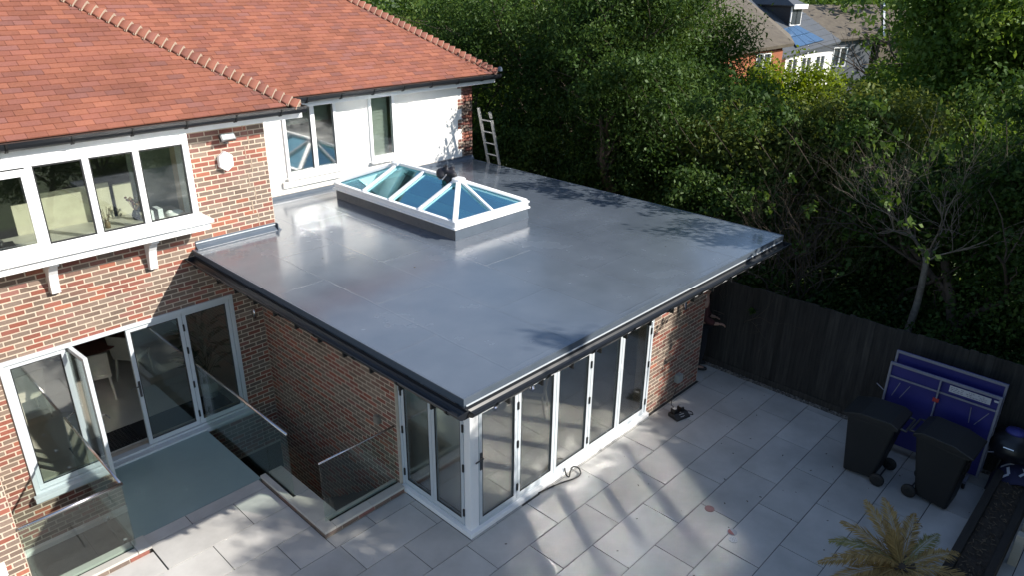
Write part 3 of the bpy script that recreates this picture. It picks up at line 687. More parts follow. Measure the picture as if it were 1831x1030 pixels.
for xs_ in (lx0+.05, lx1-.05):
    for i in range(4):
        q = [Vector((xs_,bs[i],ze+.022)), Vector((xs_,bs[i+1],ze+.022)), Vector((rx,tp[i+1],zr_t-.018)), Vector((rx,tp[i],zr_t-.018))]
        if (q[2]-q[3]).length < .01: q.pop()
        part('lantern_pane', MB().prism(q, dz), M['tint'], LT)
for ys_, yr in ((ly0+.05, ry0), (ly1-.05, ry1)):
    for xa, xb in ((lx0+.05, rx), (rx, lx1-.05)):
        part('lantern_pane', MB().prism([(xa,ys_,ze+.022),(xb,ys_,ze+.022),(rx,yr,zr_t-.018)], dz), M['tint'], LT)
# light well lining under the lantern
part('lining', ringbox(MB(), 2.18, 3.64, 2.64, 5.66, .018, 2.63, ZR+.17), M['render'], LT)
# crumpled dark bag on the ridge
def blob(mb, c, r, n=14, m=9, amp=.25, seed=1, flat=1):
    rr = random.Random(seed); ph = [(rr.uniform(0,6.28), rr.uniform(1,4), rr.uniform(0,6.28), rr.uniform(1,5)) for _ in range(5)]; b = len(mb.v)
    for j in range(m+1):
        th = math.pi*j/m
        for k in range(n):
            g_ = 2*math.pi*k/n; f_ = 1+amp*sum(math.sin(a+kf*g_*1.0)*math.sin(c2+tf*th) for a, kf, c2, tf in [(p_[0], round(p_[1]), p_[2], p_[3]) for p_ in ph])/2.2
            mb.v.append((c[0]+r[0]*f_*math.sin(th)*math.cos(g_), c[1]+r[1]*f_*math.sin(th)*math.sin(g_), c[2]+r[2]*f_*math.cos(th)))
    for j in range(m):
        for k in range(n): k2 = (k+1) % n; mb.f.append((b+j*n+k, b+(j+1)*n+k, b+(j+1)*n+k2, b+j*n+k2))
    return mb
bag = thing('cloth_bag', (rx-.02, 3.62, zr_t+.02), 'crumpled black bag left on the ridge of the roof lantern', 'bag')
part('bag_body', blob(MB(), (rx-.03, 3.60, zr_t+.06), (.14,.17,.115), 22, 14, .42, 5), mat('black_nylon', (.016,.015,.02), .5, bump=.8, bscale=35), bag, True)
part('bag_strap', MB().tube([(rx-.13,3.5,zr_t+.08),(rx-.17,3.55,zr_t+.0),(rx-.15,3.66,zr_t-.02),(rx-.12,3.7,zr_t+.06)], .012, 6), mat('grey_webbing', (.35,.34,.36), .7), bag)

# ================================================================== LADDER, WALL FITTINGS
ld = thing('ladder', (6.05, 5.62, 2.0), 'aluminium ladder standing up past the far edge of the flat roof', 'ladder')
top, bot = Vector((5.76,0,4.18)), Vector((6.06,0,2.93)); dl = (top-bot)
foot = bot-dl*(2.4)
lmm = mat('worn_aluminium', (.46,.46,.45), .45, .6, c2=(.30,.30,.29), scale=30, detail=8)
for y, tt in ((5.49,.82),(5.83,1.0)):
    part('stile', MB().beam((foot.x,y,foot.z),(bot.x+dl.x*tt,y,bot.z+dl.z*tt),.03,.065, up=(0,1,0)), lmm, ld, bev=.003)
part('stile_cap', MB().beam((5.81,5.50,4.00),(5.765,5.50,4.13),.035,.055, up=(0,1,0)), lmm, ld)
for i in range(14):
    p = bot+dl*(.80-i*.202); part('rung', MB().tube([(p.x,5.49,p.z),(p.x,5.83,p.z)], .016, 8), lmm, ld)
al = thing('alarm_box', (-.28, D, 4.2), 'white hexagonal alarm box on the sunlit brick pier', 'alarm box')
hexp = [(-.28+.125*math.sin(math.pi/3*i)*.98, D-.085, 4.2+.15*math.cos(math.pi/3*i)) for i in range(6)]
part('cover', MB().prism(hexp, (0,.083,0)), M['pvc'], al, bev=.012)
rg = MB()
for r in (.042, .022):
    for i in range(24):
        a0, a1 = math.pi*2*i/24, math.pi*2*(i+1)/24
        if r < .03 and -.6 < math.sin(a0) < .6 and math.cos(a0) > 0: continue
        rg.face(*[(-.28+q*math.cos(a), D-.0875, 4.24+q*math.sin(a)) for q, a in ((r,a0),(r+.007,a0),(r+.007,a1),(r,a1))])
part('emblem', rg, mat('emblem_grey', (.25,.27,.3), .5), al)
fl = thing('floodlight', (-.24, D, 4.55), 'grey square floodlight under the eaves beside the bay window', 'floodlight')
part('housing', MB().obox((-.24,D-.13,4.555), (.115,0,0), (0,.03,.045), Vector((0,-.04,.03)).normalized()*.03), M['darksteel'], fl, bev=.006)
part('lens', MB().obox((-.24,D-.158,4.577), (.095,0,0), (0,.025,.036), Vector((0,-.004,.003))), mat('lens_glass', (.45,.5,.5), .1), fl)
part('bracket', MB().box(-.265,-.215,D-.10,D-.001,4.46,4.50), M['darksteel'], fl)
wl = thing('wall_light', (-.18, D, 1.69), 'small cylindrical up and down light on the shaded brick beside the doors', 'wall light')
part('tube', MB().lathe((-.18,D-.07,1.60), [(.028,0),(.028,.17),(.024,.17)], 14), M['steel'], wl, True); part('backplate', MB().box(-.2,-.16,D-.05,D-.001,1.65,1.72), M['steel'], wl)
bp_ = thing('junction_box', (4.93, .06, .37), 'small pale grey outside box low on the shaded front brick pier', 'junction box')
part('box_body', MB().box(4.86,5.0,-.03,.055,.30,.45), mat('grey_box', (.30,.33,.32), .5), bp_, bev=.008); part('box_lid', MB().box(4.868,4.992,-.042,-.032,.31,.44), mat('grey_lid', (.33,.36,.35), .5), bp_, bev=.004)
ob = thing('outlet_box', (0, 1.88, .98), 'small square socket box on the shaded brick side wall above the stairs', 'socket')
part('socket_body', MB().box(-.06,-.002,1.83,1.93,.93,1.05), mat('stone_box', (.22,.2,.17), .7), ob, bev=.006); part('socket_flap', MB().box(-.068,-.062,1.84,1.92,.94,1.04), mat('stone_flap', (.25,.23,.2), .6), ob)
dl_ = thing('spot_light', (4.78, .0, 1.95), 'small steel spotlight high on the front brick pier under the gutter', 'spotlight')
part('lamp_body', MB().lathe((4.80,-.03,1.74), [(.03,0),(.03,.18),(.022,.19)], 12), M['steel'], dl_, True); part('mount', MB().box(4.78,4.82,.0,.057,1.80,1.86), M['darksteel'], dl_)
vb = thing('meter_cover', (-4.42,2.87,.66), 'small white cover on the brick pier at the lower left edge', 'wall cover')
part('cover', MB().box(-4.75,-4.40,2.84,2.868,.54,.72), M['pvc'], vb, bev=.006)

# ================================================================== BALUSTRADES AND COPINGS
def balus(name, base, label, panels, rail, posts=(), railr=.021, mat_r='steel', clamp=()):
    t_ = thing(name, base, label, 'balustrade', 'glass balustrades')
    for (p, q, z0, z1) in panels:
        p, q = Vector((*p, 0)), Vector((*q, 0)); d = (q-p); n_ = Vector((d.y, -d.x, 0)).normalized()
        g_ = part('glass_panel', MB().obox((p+q)/2+Z*(z0+z1)/2, d/2, n_*.0075, Z*(z1-z0)/2), M['bal'], t_)
    part('handrail', MB().tube(rail, railr, 10), M[mat_r], t_, True)
    for p, q in posts: part('rail_bracket', MB().tube([p, q], .009, 8), M['steel'], t_)
    for c in clamp: part('glass_clamp', MB().obox(c, (.022,0,0), (0,.022,0), (0,0,.02)), M['steel'], t_)
    return t_
balus('glass_balustrade', (-1.2,3.6,.0), 'long glass balustrade with steel rail between the walkway and the stairwell', [((-1.2,2.29),(-1.2,2.90),.02,1.10),((-1.2,2.915),(-1.2,4.93),-.25,1.10)],
      [(-1.2,4.94,1.12),(-1.2,2.27,1.12)], [((-1.2,4.85,1.11),(-1.2,4.95,1.07))])
balus('glass_balustrade', (-.6,1.53,.1), 'short clear glass balustrade across the near end of the stairwell', [((-1.19,1.53),(-.01,1.53),.02,1.02)], [(-1.2,1.53,1.03),(-.0,1.53,1.03)], railr=.014)
balus('glass_balustrade', (-3.1,3.9,0), 'glass balustrade with a slim rail beside the open door and lightwell', [((-3.1,2.86),(-3.1,4.93),-.3,1.03)], [(-3.1,4.90,1.05),(-3.1,2.86,1.05)], [((-3.1,4.86,1.04),(-2.95,4.97,1.04))], railr=.017,
      clamp=[(-3.1,3.3,-.1),(-3.1,3.9,-.1),(-3.1,4.5,-.1)])
balus('glass_balustrade', (-3.6,2.85,.1), 'sunlit glass balustrade with bright round rail in front of the lightwell', [((-4.19,2.85),(-3.11,2.85),.02,1.03)], [(-4.195,2.85,1.055),(-3.085,2.85,1.055)], railr=.023)
kb = thing('stair_kerb', (-1.15,2.2,0), 'low stone-capped brick kerb round the open stairwell', 'kerb')
def kerb(mb_stones, mb_br, slot):
    for s_ in mb_stones: part('coping_stone', MB().box(*s_, .062, .1), M['coping'], kb if mb_br is None else mb_br, bev=.004)
km = MB().box(-1.295,-.985,1.375,3.02,-.02,.061).box(-.985,-.004,1.375,1.60,-.02,.061)
part('kerb_core', km, M['mortar'], kb)
bk = lambda key, p, *a, **k: bricks(key, p, *a, **k)
for a0, a1, b0, b1 in ((-1.31,-1.225,2.28,3.03),(-1.175,-.97,2.28,3.03),(-1.31,-.97,1.62,2.275),(-1.31,-1.14,1.36,1.616),(-1.136,-.56,1.36,1.50),(-.556,-.003,1.36,1.50),(-1.136,-.003,1.56,1.615)):
    part('coping_stone', MB().box(a0,a1,b0,b1,.062,.1), M['coping'], kb, bev=.004)
part('glass_channel', MB().box(-1.222,-1.178,2.28,3.02,.06,.075).box(-1.136,-.003,1.504,1.556,.06,.072), M['gasket'], kb)
for i in range(5): part('brick', MB().box(-1.30+i*.262,-1.30+min((i+1)*.262, 1.296)-.011,1.367,1.38,.002,.058), M['brick'], kb)
for i in range(7): part('brick', MB().box(-1.303,-1.29,1.37+i*.236,1.37+(i+1)*.236-.011,.002,.058), M['brick'], kb)
kb2 = thing('lightwell_kerb', (-3.6,2.83,0), 'sunlit stone-capped kerb under the glass in front of the lightwell', 'kerb')
part('kerb_core', MB().box(-4.2,-3.0,2.725,2.98,-.02,.061), M['mortar'], kb2)
for a0, a1, b0, b1 in ((-4.2,-3.13,2.71,2.825),(-4.2,-3.13,2.875,2.99),(-3.125,-2.965,2.71,2.99)): part('coping_stone', MB().box(a0,a1,b0,b1,.062,.1), M['coping'], kb2, bev=.006)
part('glass_channel', MB().box(-4.2,-3.13,2.83,2.87,.06,.075), M['gasket'], kb2)
for i in range(5): part('brick', MB().box(-4.2+i*.242,-4.2+(i+1)*.242-.011,2.717,2.73,.002,.058), M['brick'], kb2)
# ================================================================== FENCE
FX = 6.43
fe = thing('fence', (FX, -2.5, 0), 'tall weathered dark timber board fence along the right side of the patio', 'fence')
yy = 1.9; i = 0
while yy > -8.2:
    wd = .108+rnd.uniform(-.004, .006); zt_ = 1.72+.012*(-yy if yy < 0 else 0)+rnd.uniform(-.012, .012)
    me = fixn(MB().box(0, .016+.006*(i % 2), -wd/2+.003, wd/2-.002, -.78, zt_-.87).mesh('board', M['fence']))
    o = link('board', me, fe, (FX+rnd.uniform(-.003,.004), yy-wd/2, .90)); o.rotation_euler = (rnd.uniform(-.004,.004), rnd.uniform(-.006,.006), rnd.uniform(-.03,.03))
    yy -= wd-.006; i += 1
part('gravel_board', MB().box(FX-.012,FX+.02,-8.2,1.9,-.02,.115), M['fence'], fe)
part('rail', MB().box(FX+.03,FX+.08,-8.2,1.9,.4,.48), M['fence'], fe); part('rail', MB().box(FX+.03,FX+.08,-8.2,1.9,1.35,1.43), M['fence'], fe)
for y in (1.2,-.7,-2.6,-4.5,-6.4): part('post', MB().box(FX+.03,FX+.13,y-.05,y+.05,-.1,1.70), M['fence'], fe)

# ================================================================== WHEELIE BINS
def bin_(loc, rz, label, first=None):
    if first:
        c = copy_tree(first); c.location = loc; c.rotation_euler.z = rz; c['label'] = label; return c
    t_ = thing('wheelie_bin', (0,0,0), label, 'wheelie bin', 'black wheelie bins')
    b = MB()      # tapered body, wheels at -x
    lo = [(-.17,-.23,.06),(.25,-.23,.02),(.25,.23,.02),(-.17,.23,.06)]; hi = [(-.33,-.285,1.0),(.33,-.285,.96),(.33,.285,.96),(-.33,.285,1.0)]
    b.v += lo+hi; b.f += [(3,2,1,0),(0,1,5,4),(1,2,6,5),(2,3,7,6),(3,0,4,7),(4,5,6,7)]
    part('bin_body', b, M['black'], t_, bev=.03)
    part('rim', MB().obox((0,0,.985), (.36,0,-.02), (0,.30,0), (0,0,.025)), M['black'], t_, bev=.01)
    part('lid', MB().prism([(-.36,-.31,1.03),(-.25,-.31,1.085),(.15,-.31,1.07),(.40,-.31,.99),(.40,-.31,.965),(-.36,-.31,1.01)], (0,.62,0)), M['black'], t_, bev=.015)
    part('handle', MB().tube([(-.36,-.2,1.0),(-.43,-.2,.99),(-.43,.2,.99),(-.36,.2,1.0)], .016, 8), mat('grey_handle', (.035,.035,.035), .4), t_)
    part('moulded_panel', MB().box(.308,.326,-.1,.1,.60,.80), M['black'], t_)
    part('axle', MB().tube([(-.24,-.24,.1),(-.24,.24,.1)], .012, 8), M['darksteel'], t_)
    for y in (-.262, .262):
        wv = part('wheel', MB().lathe((-.24,y-.025,.1), [(.05,0),(.095,.004),(.1,.015),(.1,.035),(.095,.046),(.05,.05)], 20, (0,1,0)), mat('rubber', (.012,.012,.012), .7), t_, True)
        part('hub', MB().lathe((-.24,y-.028,.1), [(.045,0),(.045,.056)], 12, (0,1,0)), M['black'], wv)
    t_.location = loc; t_.rotation_euler.z = rz; return t_
B1 = bin_((5.13,-3.13,0), R(90), 'black wheelie bin at the left, nearer the charger and the house')
bin_((5.19,-4.03,0), R(-92), 'black wheelie bin at the right, nearer the timber planter', B1)

# ================================================================== FOLDED TABLE-TENNIS TABLE
tt = thing('table_tennis_table', (5.9,-3.7,0), 'folded blue table tennis table on wheels behind the bins', 'games table')
blue = mat('blue_table_board', (.022,.022,.17), .5, c2=(.018,.018,.145), scale=3); wl_ = mat('pale_frame', (.22,.22,.27), .45)
y0, y1 = -4.42, -2.96
for i, (x, zt_) in enumerate(((5.86, 1.50), (6.06, 1.62))):
    h = part('table_half', MB().obox((x+.012,(y0+y1)/2,(zt_+.17)/2), (.0095,0,.0), (0,(y1-y0)/2,0), (.0,0,(zt_-.17)/2)), blue, tt)
    fr = MB(); xf = x-.014
    fr.box(xf-.02,xf+.012,y0,y1,zt_-.03,zt_+.004).box(xf-.02,xf+.012,y0,y0+.03,.17,zt_-.031).box(xf-.02,xf+.012,y1-.03,y1,.17,zt_-.031)
    part('edge_frame', fr, wl_, h)
part('cross_rail', MB().box(5.825,5.842,y0+.03,y1-.03,1.27,1.295), wl_, tt)
part('centre_leg', MB().beam((5.818,-3.66,1.47),(5.81,-3.66,.3),.05,.02,(0,1,0)), wl_, tt)
part('latch', MB().box(5.79,5.806,-3.70,-3.62,1.13,1.19), mat('red_latch', (.35,.03,.03), .5), tt)
for ya, yb in ((-3.15,-3.08),(-3.29,-3.19),(-4.10,-4.12),(-4.32,-4.19)):
    part('strut', MB().beam((5.825,ya,1.22),(5.82,yb,.98),.009,.009), wl_, tt)
st = part('instruction_sticker', MB().box(5.828,5.833,-4.30,-3.78,1.345,1.445), mat('pale_sticker', (.5,.5,.55), .6), tt)
tx = MB()
for r in range(3):
    y = -3.80
    while y > -4.27:
        wd = rnd.uniform(.012, .04); z = 1.42-r*.026
        if rnd.random() < .8: tx.box(5.8262,5.8278,y-wd,y,z-.005,z+.004)
        y -= wd+.012
part('print', tx, mat('sticker_ink', (.16,.16,.22), .7), st)
part('badge', MB().box(5.828,5.833,-4.395,-4.335,1.41,1.44), mat('badge_white', (.5,.5,.55), .5), tt, bev=.003)
part('chassis', MB().beam((5.97,y0+.1,.14),(5.97,y1-.1,.14),.05,.05).beam((5.66,y0+.12,.12),(6.28,y0+.12,.12),.04,.04).beam((5.66,y1-.12,.12),(6.28,y1-.12,.12),.04,.04), wl_, tt)
part('tie_rod', MB().tube([(5.86,y1+.01,1.0),(5.92,y1+.14,1.04)], .008, 6), wl_, tt); part('tie_rod', MB().tube([(5.86,y0-.01,.62),(5.95,y0-.16,.64)], .008, 6), wl_, tt)
for x in (5.70, 6.24):
    for y in (y0+.12, y1-.12):
        wv = part('wheel', MB().lathe((x,y-.02,.06), [(.05,0),(.06,.008),(.06,.032),(.05,.04)], 18, (0,1,0)), M['black'], tt, True)
        part('hub', MB().lathe((x,y-.024,.06), [(.032,0),(.032,.048)], 14, (0,1,0)), wl_, wv)

# ================================================================== PLANTER, POSTS, COVERS
pl = thing('timber_planter', (4.2,-4.83,0), 'low dark timber sleeper planter filled with soil at the lower right', 'planter')
for k in range(2):
    z0, z1 = .0+k*.2, .192+k*.2
    part('sleeper', MB().box(2.4,5.92,-4.70,-4.60,z0,z1), M['sleeper'], pl, bev=.008); part('sleeper', MB().box(2.4,5.92,-5.08,-4.99,z0,z1), M['sleeper'], pl, bev=.008)
    part('sleeper', MB().box(2.4,2.49,-4.985,-4.705,z0,z1), M['sleeper'], pl, bev=.008); part('sleeper', MB().box(5.83,5.92,-4.985,-4.705,z0,z1), M['sleeper'], pl, bev=.008)
sb = MB(); nx, ny = 40, 6
for i in range(nx):
    for j in range(ny):
        pass
b0 = len(sb.v)
for i in range(nx+1):
    for j in range(ny+1): sb.v.append((2.49+3.34*i/nx, -4.985+.28*j/ny, .335+rnd.uniform(-.02,.022)))
for i in range(nx):
    for j in range(ny): q = b0+i*(ny+1)+j; sb.f.append((q,q+ny+1,q+ny+2,q+1))
part('soil', sb, M['soil'], pl)
ch = MB()
for i in range(260):
    c = (rnd.uniform(2.5,5.8), rnd.uniform(-4.97,-4.72), .352+rnd.uniform(0,.01)); a = rnd.uniform(0,6.3); s = rnd.uniform(.012,.035)
    ch.obox(c, (s*math.cos(a),s*math.sin(a),rnd.uniform(-.004,.004)), (-.004*math.sin(a),.004*math.cos(a),0), (0,0,.002))
part('bark_chips', ch, multi('chips', [(.10,.07,.045),(.16,.12,.08),(.06,.042,.03)]), pl, stuff=True)
for x, y, lb in ((5.02,-5.17,'pale square stub post behind the planter, the farther of two'),(4.50,-5.17,'pale square stub post behind the planter, the nearer of two')):
    p_ = part('stub_post', MB().box(x-.055,x+.055,y-.05,y+.05,-.01,.46), mat('cream_post', (.42,.39,.33), .7), None, bev=.006); tag(p_, lb, 'post', 'stub posts behind the planter')
cv = thing('fabric_cover', (6.15,-4.98,0), 'navy fabric cover with white lettering draped beside the planter', 'cover')
navy = mat('navy_fabric', (.018,.018,.06), .8, bump=.5, bscale=25)
cvm = MB(); nx, ny = 22, 16; b0 = 0
def cz(u, v): return .50-.16*(abs(u-.5)*2)**3-.20*(abs(v-.5)*2)**4+.03*math.sin(7*u+4*v)+.018*math.sin(13*v-6*u)
def cp(u, v, d=0): return (5.72+1.0*u+.04*math.sin(5*v), -5.42+.85*v+.03*math.sin(6*u), cz(u, v)+d)
for i in range(nx+1):
    for j in range(ny+1): cvm.v.append(cp(i/nx, j/ny))
for i in range(nx):
    for j in range(ny): q = i*(ny+1)+j; cvm.f.append((q,q+ny+1,q+ny+2,q+1))
co = part('cover_cloth', cvm, navy, cv, True); sd_ = co.modifiers.new('solid', 'SOLIDIFY'); sd_.thickness = .012
st_ = MB()
def stroke(u0, v0, u1, v1, w_=.018):
    for k in range(6):
        a, b = k/6, (k+1)/6; p, q = (u0+(u1-u0)*a, v0+(v1-v0)*a), (u0+(u1-u0)*b, v0+(v1-v0)*b); dx, dy = v1-v0, -(u1-u0); l = math.hypot(dx, dy); dx, dy = dx/l*w_, dy/l*w_
        st_.face(cp(p[0]+dx,p[1]+dy,.016), cp(q[0]+dx,q[1]+dy,.016), cp(q[0]-dx,q[1]-dy,.016), cp(p[0]-dx,p[1]-dy,.016))
for s_ in ((.10,.86,.24,.92),(.10,.86,.13,.76),(.13,.76,.26,.80),(.30,.90,.33,.74),(.33,.74,.46,.78),(.10,.62,.20,.55),(.20,.55,.30,.60),(.36,.58,.46,.52),(.52,.86,.62,.84)): stroke(*s_)
part('lettering', st_, mat('white_print', (.6,.6,.66), .7), cv)
cp_ = MB()
for y in (-5.3,-4.72):
    for x in (5.9, 6.55): cp_.beam((x,y,0),(x,y,.36),.05,.05,(1,0,0))
cp_.box(5.86,6.6,-5.34,-4.68,.30,.34); part('bench_frame', cp_, M['sleeper'], cv)
br = thing('barbecue', (6.12,-4.55,0), 'dark covered kettle barbecue with blue top panel against the fence at the right edge', 'barbecue')
part('kettle', MB().lathe((6.12,-4.66,.50), [(.10,0),(.24,.06),(.29,.18),(.29,.21),(.25,.34),(.12,.43),(.0,.45)], 20), mat('dark_enamel', (.012,.012,.016), .35), br, True)
part('blue_panel', MB().lathe((6.12,-4.66,.925), [(.13,0),(.12,.03),(.0,.045)], 16), mat('blue_vinyl', (.05,.05,.25), .5), br, True)
for k in range(3): a = 2.1*k+.5; part('leg', MB().tube([(6.12+.12*math.cos(a),-4.66+.12*math.sin(a),.53),(6.12+.24*math.cos(a),-4.66+.24*math.sin(a),0)], .014, 8), M['darksteel'], br)
part('handle', MB().tube([(5.86,-4.72,.78),(5.82,-4.72,.80),(5.82,-4.60,.80),(5.86,-4.60,.78)], .011, 8), M['steel'], br)

# ================================================================== PATIO BITS
cg = thing('battery_charger', (4.42,-.36,0), 'black twin battery charger on the paving by the front brick pier', 'charger')
ca, sa = math.cos(.25), math.sin(.25); ux, uy = Vector((ca,-sa,0)), Vector((sa,ca,0)); c0 = Vector((4.42,-.36,0))
part('charger_base', MB().prism([c0+ux*a+uy*b+Z*c for a, b, c in ((-.15,-.11,.002),(-.15,.11,.002),(-.15,.11,.07),(-.15,-.02,.085),(-.15,-.11,.03))], ux*.30), M['black'], cg, bev=.008)
for k in (-.075, .07):
    bt_ = part('battery', MB().obox(c0+ux*k+uy*.05+Z*.105, ux*.036, uy*.05, Z*.04), M['black'], cg, bev=.008)
    part('terminal', MB().obox(c0+ux*k+uy*.05+Z*.148, ux*.022, uy*.028, Z*.004), mat('grey_label', (.45,.45,.45), .4), bt_)
lt_ = MB()
for k, (a, b, w_, h) in enumerate(((0,-.05,.05,.006),(-.03,-.085,.018,.006),(.0,-.088,.006,.012),(.022,-.085,.015,.005),(.0,-.02,.015,.007))):
    f_ = .03+(.055*(b+.11)/.09 if b < -.02 else .055)
    lt_.obox(c0+ux*a+uy*b+Z*(f_+.006), ux*w_, uy*h, Z*.0015)
part('lettering', lt_, mat('charger_print', (.5,.5,.5), .6), cg)
part('lead', MB().tube(smooth([c0+ux*.14+uy*.02+Z*.03, c0+ux*.24+uy*.03+Z*.012, c0+ux*.27-uy*.02+Z*.01, c0+ux*.23-uy*.09+Z*.01, c0+ux*.2-uy*.06+Z*.01, c0+ux*.15-uy*.03+Z*.02]), .006, 6), M['cable'], cg, True)
o = part('cable', MB().tube(smooth([c0+uy*.1+Z*.06, c0+uy*.18+Z*.05+ux*.06, (4.62,-.08,.03), (4.78,-.02,.12), (4.9,-.025,.30)]), .006, 6), M['cable'], None, True); tag(o, 'thin black lead running from the charger up to the outside box', 'cable')
o = part('cable', MB().tube(smooth([(1.30,-.012,.012),(1.50,-.045,.012),(1.72,-.10,.012),(1.90,-.165,.014),(2.04,-.17,.02),(2.10,-.09,.05),(2.05,-.03,.075),(1.97,-.04,.05),(1.88,-.09,.02),(1.84,-.07,.06),(1.87,-.02,.085),(1.92,.03,.088)]), .011, 8), M['cable'], None, True); tag(o, 'looped black hose coming over the white sill of the folding doors', 'hose')
o = part('slot_drain', MB().box(.95,1.30,-.035,-.012,.001,.006), M['gasket'], None); tag(o, 'short dark drain slot in the paving along the white door sill', 'drain')
o = part('marker_disc', MB().lathe((2.72,-1.91,.001), [(.0,.0),(.066,.0),(.066,.006),(.0,.007)], 24), mat('dull_red', (.26,.13,.13), .7), None); tag(o, 'plain dull red disc lying on a paving joint', 'disc')
ms = thing('disc_sticker', (2.52,-2.36,0), 'round half red and half grey printed sticker on the paving, above the dotted one', 'sticker')
hs = [(2.52+.066*math.cos(R(a)), -2.36+.066*math.sin(R(a)), .002) for a in range(0, 361, 15)]
part('disc', MB().lathe((2.52,-2.36,.001), [(0,0),(.066,0),(.066,.003),(0,.0035)], 24), mat('sticker_grey', (.36,.38,.42), .6), ms)
part('red_half', MB().prism([(2.52+.056*math.cos(R(a)), -2.36+.056*math.sin(R(a)), .005) for a in range(60, 250, 12)], (0,0,.0012)), mat('sticker_red', (.30,.10,.10), .6), ms)
ds = thing('disc_sticker', (2.40,-2.45,0), 'round pale sticker with dark dots on the paving, below the half red one', 'sticker')
part('disc', MB().lathe((2.40,-2.44,.001), [(0,0),(.06,0),(.06,.003),(0,.0035)], 24), mat('sticker_pale', (.48,.50,.54), .6), ds)
dt = MB()
for k in range(14): a = k*2.4; r = .012*math.sqrt(k); dt.lathe((2.40+r*math.cos(a),-2.44+r*math.sin(a),.0047), [(0,0),(.004,0),(.004,.0008),(0,.001)], 6)
part('dots', dt, mat('dot_blue', (.08,.10,.2), .7), ds)
db = MB()
for k in range(95):
    x, y = rnd.uniform(-.5,6.2), rnd.uniform(-5,-.2); a = rnd.uniform(0,6.3); s = rnd.uniform(.004,.016)
    db.obox((x,y,.004), (s*math.cos(a),s*math.sin(a),.001), (-s*.4*math.sin(a),s*.4*math.cos(a),0), (0,0,.0015))
o = part('leaf_litter', db, multi('litter', [(.05,.04,.025),(.10,.07,.03),(.03,.03,.02)]), None); o['kind'] = 'stuff'

# ================================================================== DRY PALM AND SHRUB IN POTS
pm = thing('palm', (2.66,-4.30,0), 'dried brown cycad palm in a pot at the bottom right', 'palm')
part('pot', MB().lathe((2.66,-4.30,0), [(.17,0),(.2,.02),(.24,.40),(.26,.42),(.26,.46),(.22,.46),(.21,.40)], 24), mat('dark_pot', (.05,.045,.04), .6), pm, True)
part('pot_soil', MB().lathe((2.66,-4.30,.40), [(0,.02),(.215,.0)], 20), M['soil'], pm)
tk = MB(); tk.lathe((2.66,-4.30,.40), [(.13,0),(.15,.06),(.13,.16),(.07,.24),(.0,.27)], 14)
for k in range(60):
    a = k*2.399; z = .42+.2*(k/60); r = .15-.05*(k/60); d = Vector((math.cos(a), math.sin(a), .6)).normalized()
    tk.beam(Vector((2.66,-4.30,z))+d*r*.7, Vector((2.66,-4.30,z))+d*(r+.06), .02, .012)
part('trunk', tk, mat('palm_trunk', (.07,.05,.035), .95), pm)
def frond(az, el0, L_, droop, seed, mat_):
    r_ = random.Random(seed); mb = MB(); p = Vector((2.66,-4.30,.62)); pts = [p]; el = el0; n = 16
    for i in range(n):
        d = Vector((math.cos(az)*math.cos(el), math.sin(az)*math.cos(el), math.sin(el))); p = p+d*L_/n; pts.append(p); el -= droop/n
    mb.tube(pts, [.010*(1-i/(n+2)) for i in range(n+1)], 5)
    sd = Vector((-math.sin(az), math.cos(az), 0))
    for i in range(54):
        t_ = .08+.92*i/54; k = min(int(t_*n), n-1); q = pts[k].lerp(pts[k+1], t_*n-k); d = (pts[k+1]-pts[k]).normalized(); u = sd.cross(d)
        ln = .17*math.sin(math.pi*min(1, t_*.86+.12))*r_.uniform(.8,1.1)+.02
        for s in (-1, 1):
            v = (sd*s*.62+d*.78-u*r_.uniform(-.30,.10)).normalized(); wv = v.cross(u if abs(v.dot(u)) < .9 else d).normalized()*.0085
            mid = q+v*ln*.5; tip = q+v*ln-Vector((0,0,r_.uniform(.0,.03)))
            mb.v += [tuple(q), tuple(mid+wv), tuple(tip), tuple(mid-wv)]; b = len(mb.v)-4; mb.f.append((b,b+1,b+2,b+3))
    o = link('frond', mb.mesh('frond', mat_), pm)
dry = leafmat('dry_frond', [(.19,.125,.05),(.38,.265,.105),(.52,.385,.165)], .25, .03)
dry2 = leafmat('half_green_frond', [(.15,.17,.06),(.30,.27,.11),(.40,.32,.15)], .25, .03)
for k, (a, e, l, dr) in enumerate(((150,.35,1.05,.7),(165,.3,1.0,.5),(135,.5,1.0,.9),(182,.25,.95,.55),(118,.7,.85,1.0),(100,.75,.78,.7),(62,.8,.80,.5),(38,.75,.85,.6),(10,.5,.85,.55),(-12,.35,.8,.5),(205,.3,.9,.6),(228,.3,.85,.6),(255,.4,.8,.6),(142,.75,.85,.9),(290,.4,.75,.6),(325,.4,.75,.6),(70,1.15,.42,.3))):
    frond(R(a), e, l, dr, k, dry2 if k in (4, 9) else dry)
# ================================================================== FURNITURE SEEN THROUGH THE GLASS
cream = mat('cream_leather', (.50,.45,.37), .5); dred = mat('mahogany', (.13,.035,.028), .3, c2=(.09,.025,.02), scale=4)
def chair(loc, rz, label, fl, group=None):
    t_ = thing('dining_chair', loc, label, 'chair', group, rz); 
    def P(nm, mb, bev=.012):
        o = link(nm, fixn(mb.mesh(nm, cream)), t_, local=(0,0,0)); b = o.modifiers.new('bevel','BEVEL'); b.width = bev; b.segments = 2
    P('seat', MB().box(-.22,.22,-.22,.22,.42,.49))
    P('backrest', MB().prism([(-.215,.19,.492),(-.215,.24,.492),(-.215,.31,.92),(-.215,.275,.92)], (.43,0,0)))
    for x in (-.18,.18):
        P('leg', MB().beam((x,-.18,.42),(x*1.1,-.21,0),.035,.035,(0,1,0)), .006); P('leg', MB().beam((x,.18,.42),(x*1.1,.25,0),.035,.035,(0,1,0)), .006)
    return t_
chair((-2.08,7.05,.02), R(168), 'pale dining chair seen through the open door beside the round table', .02)
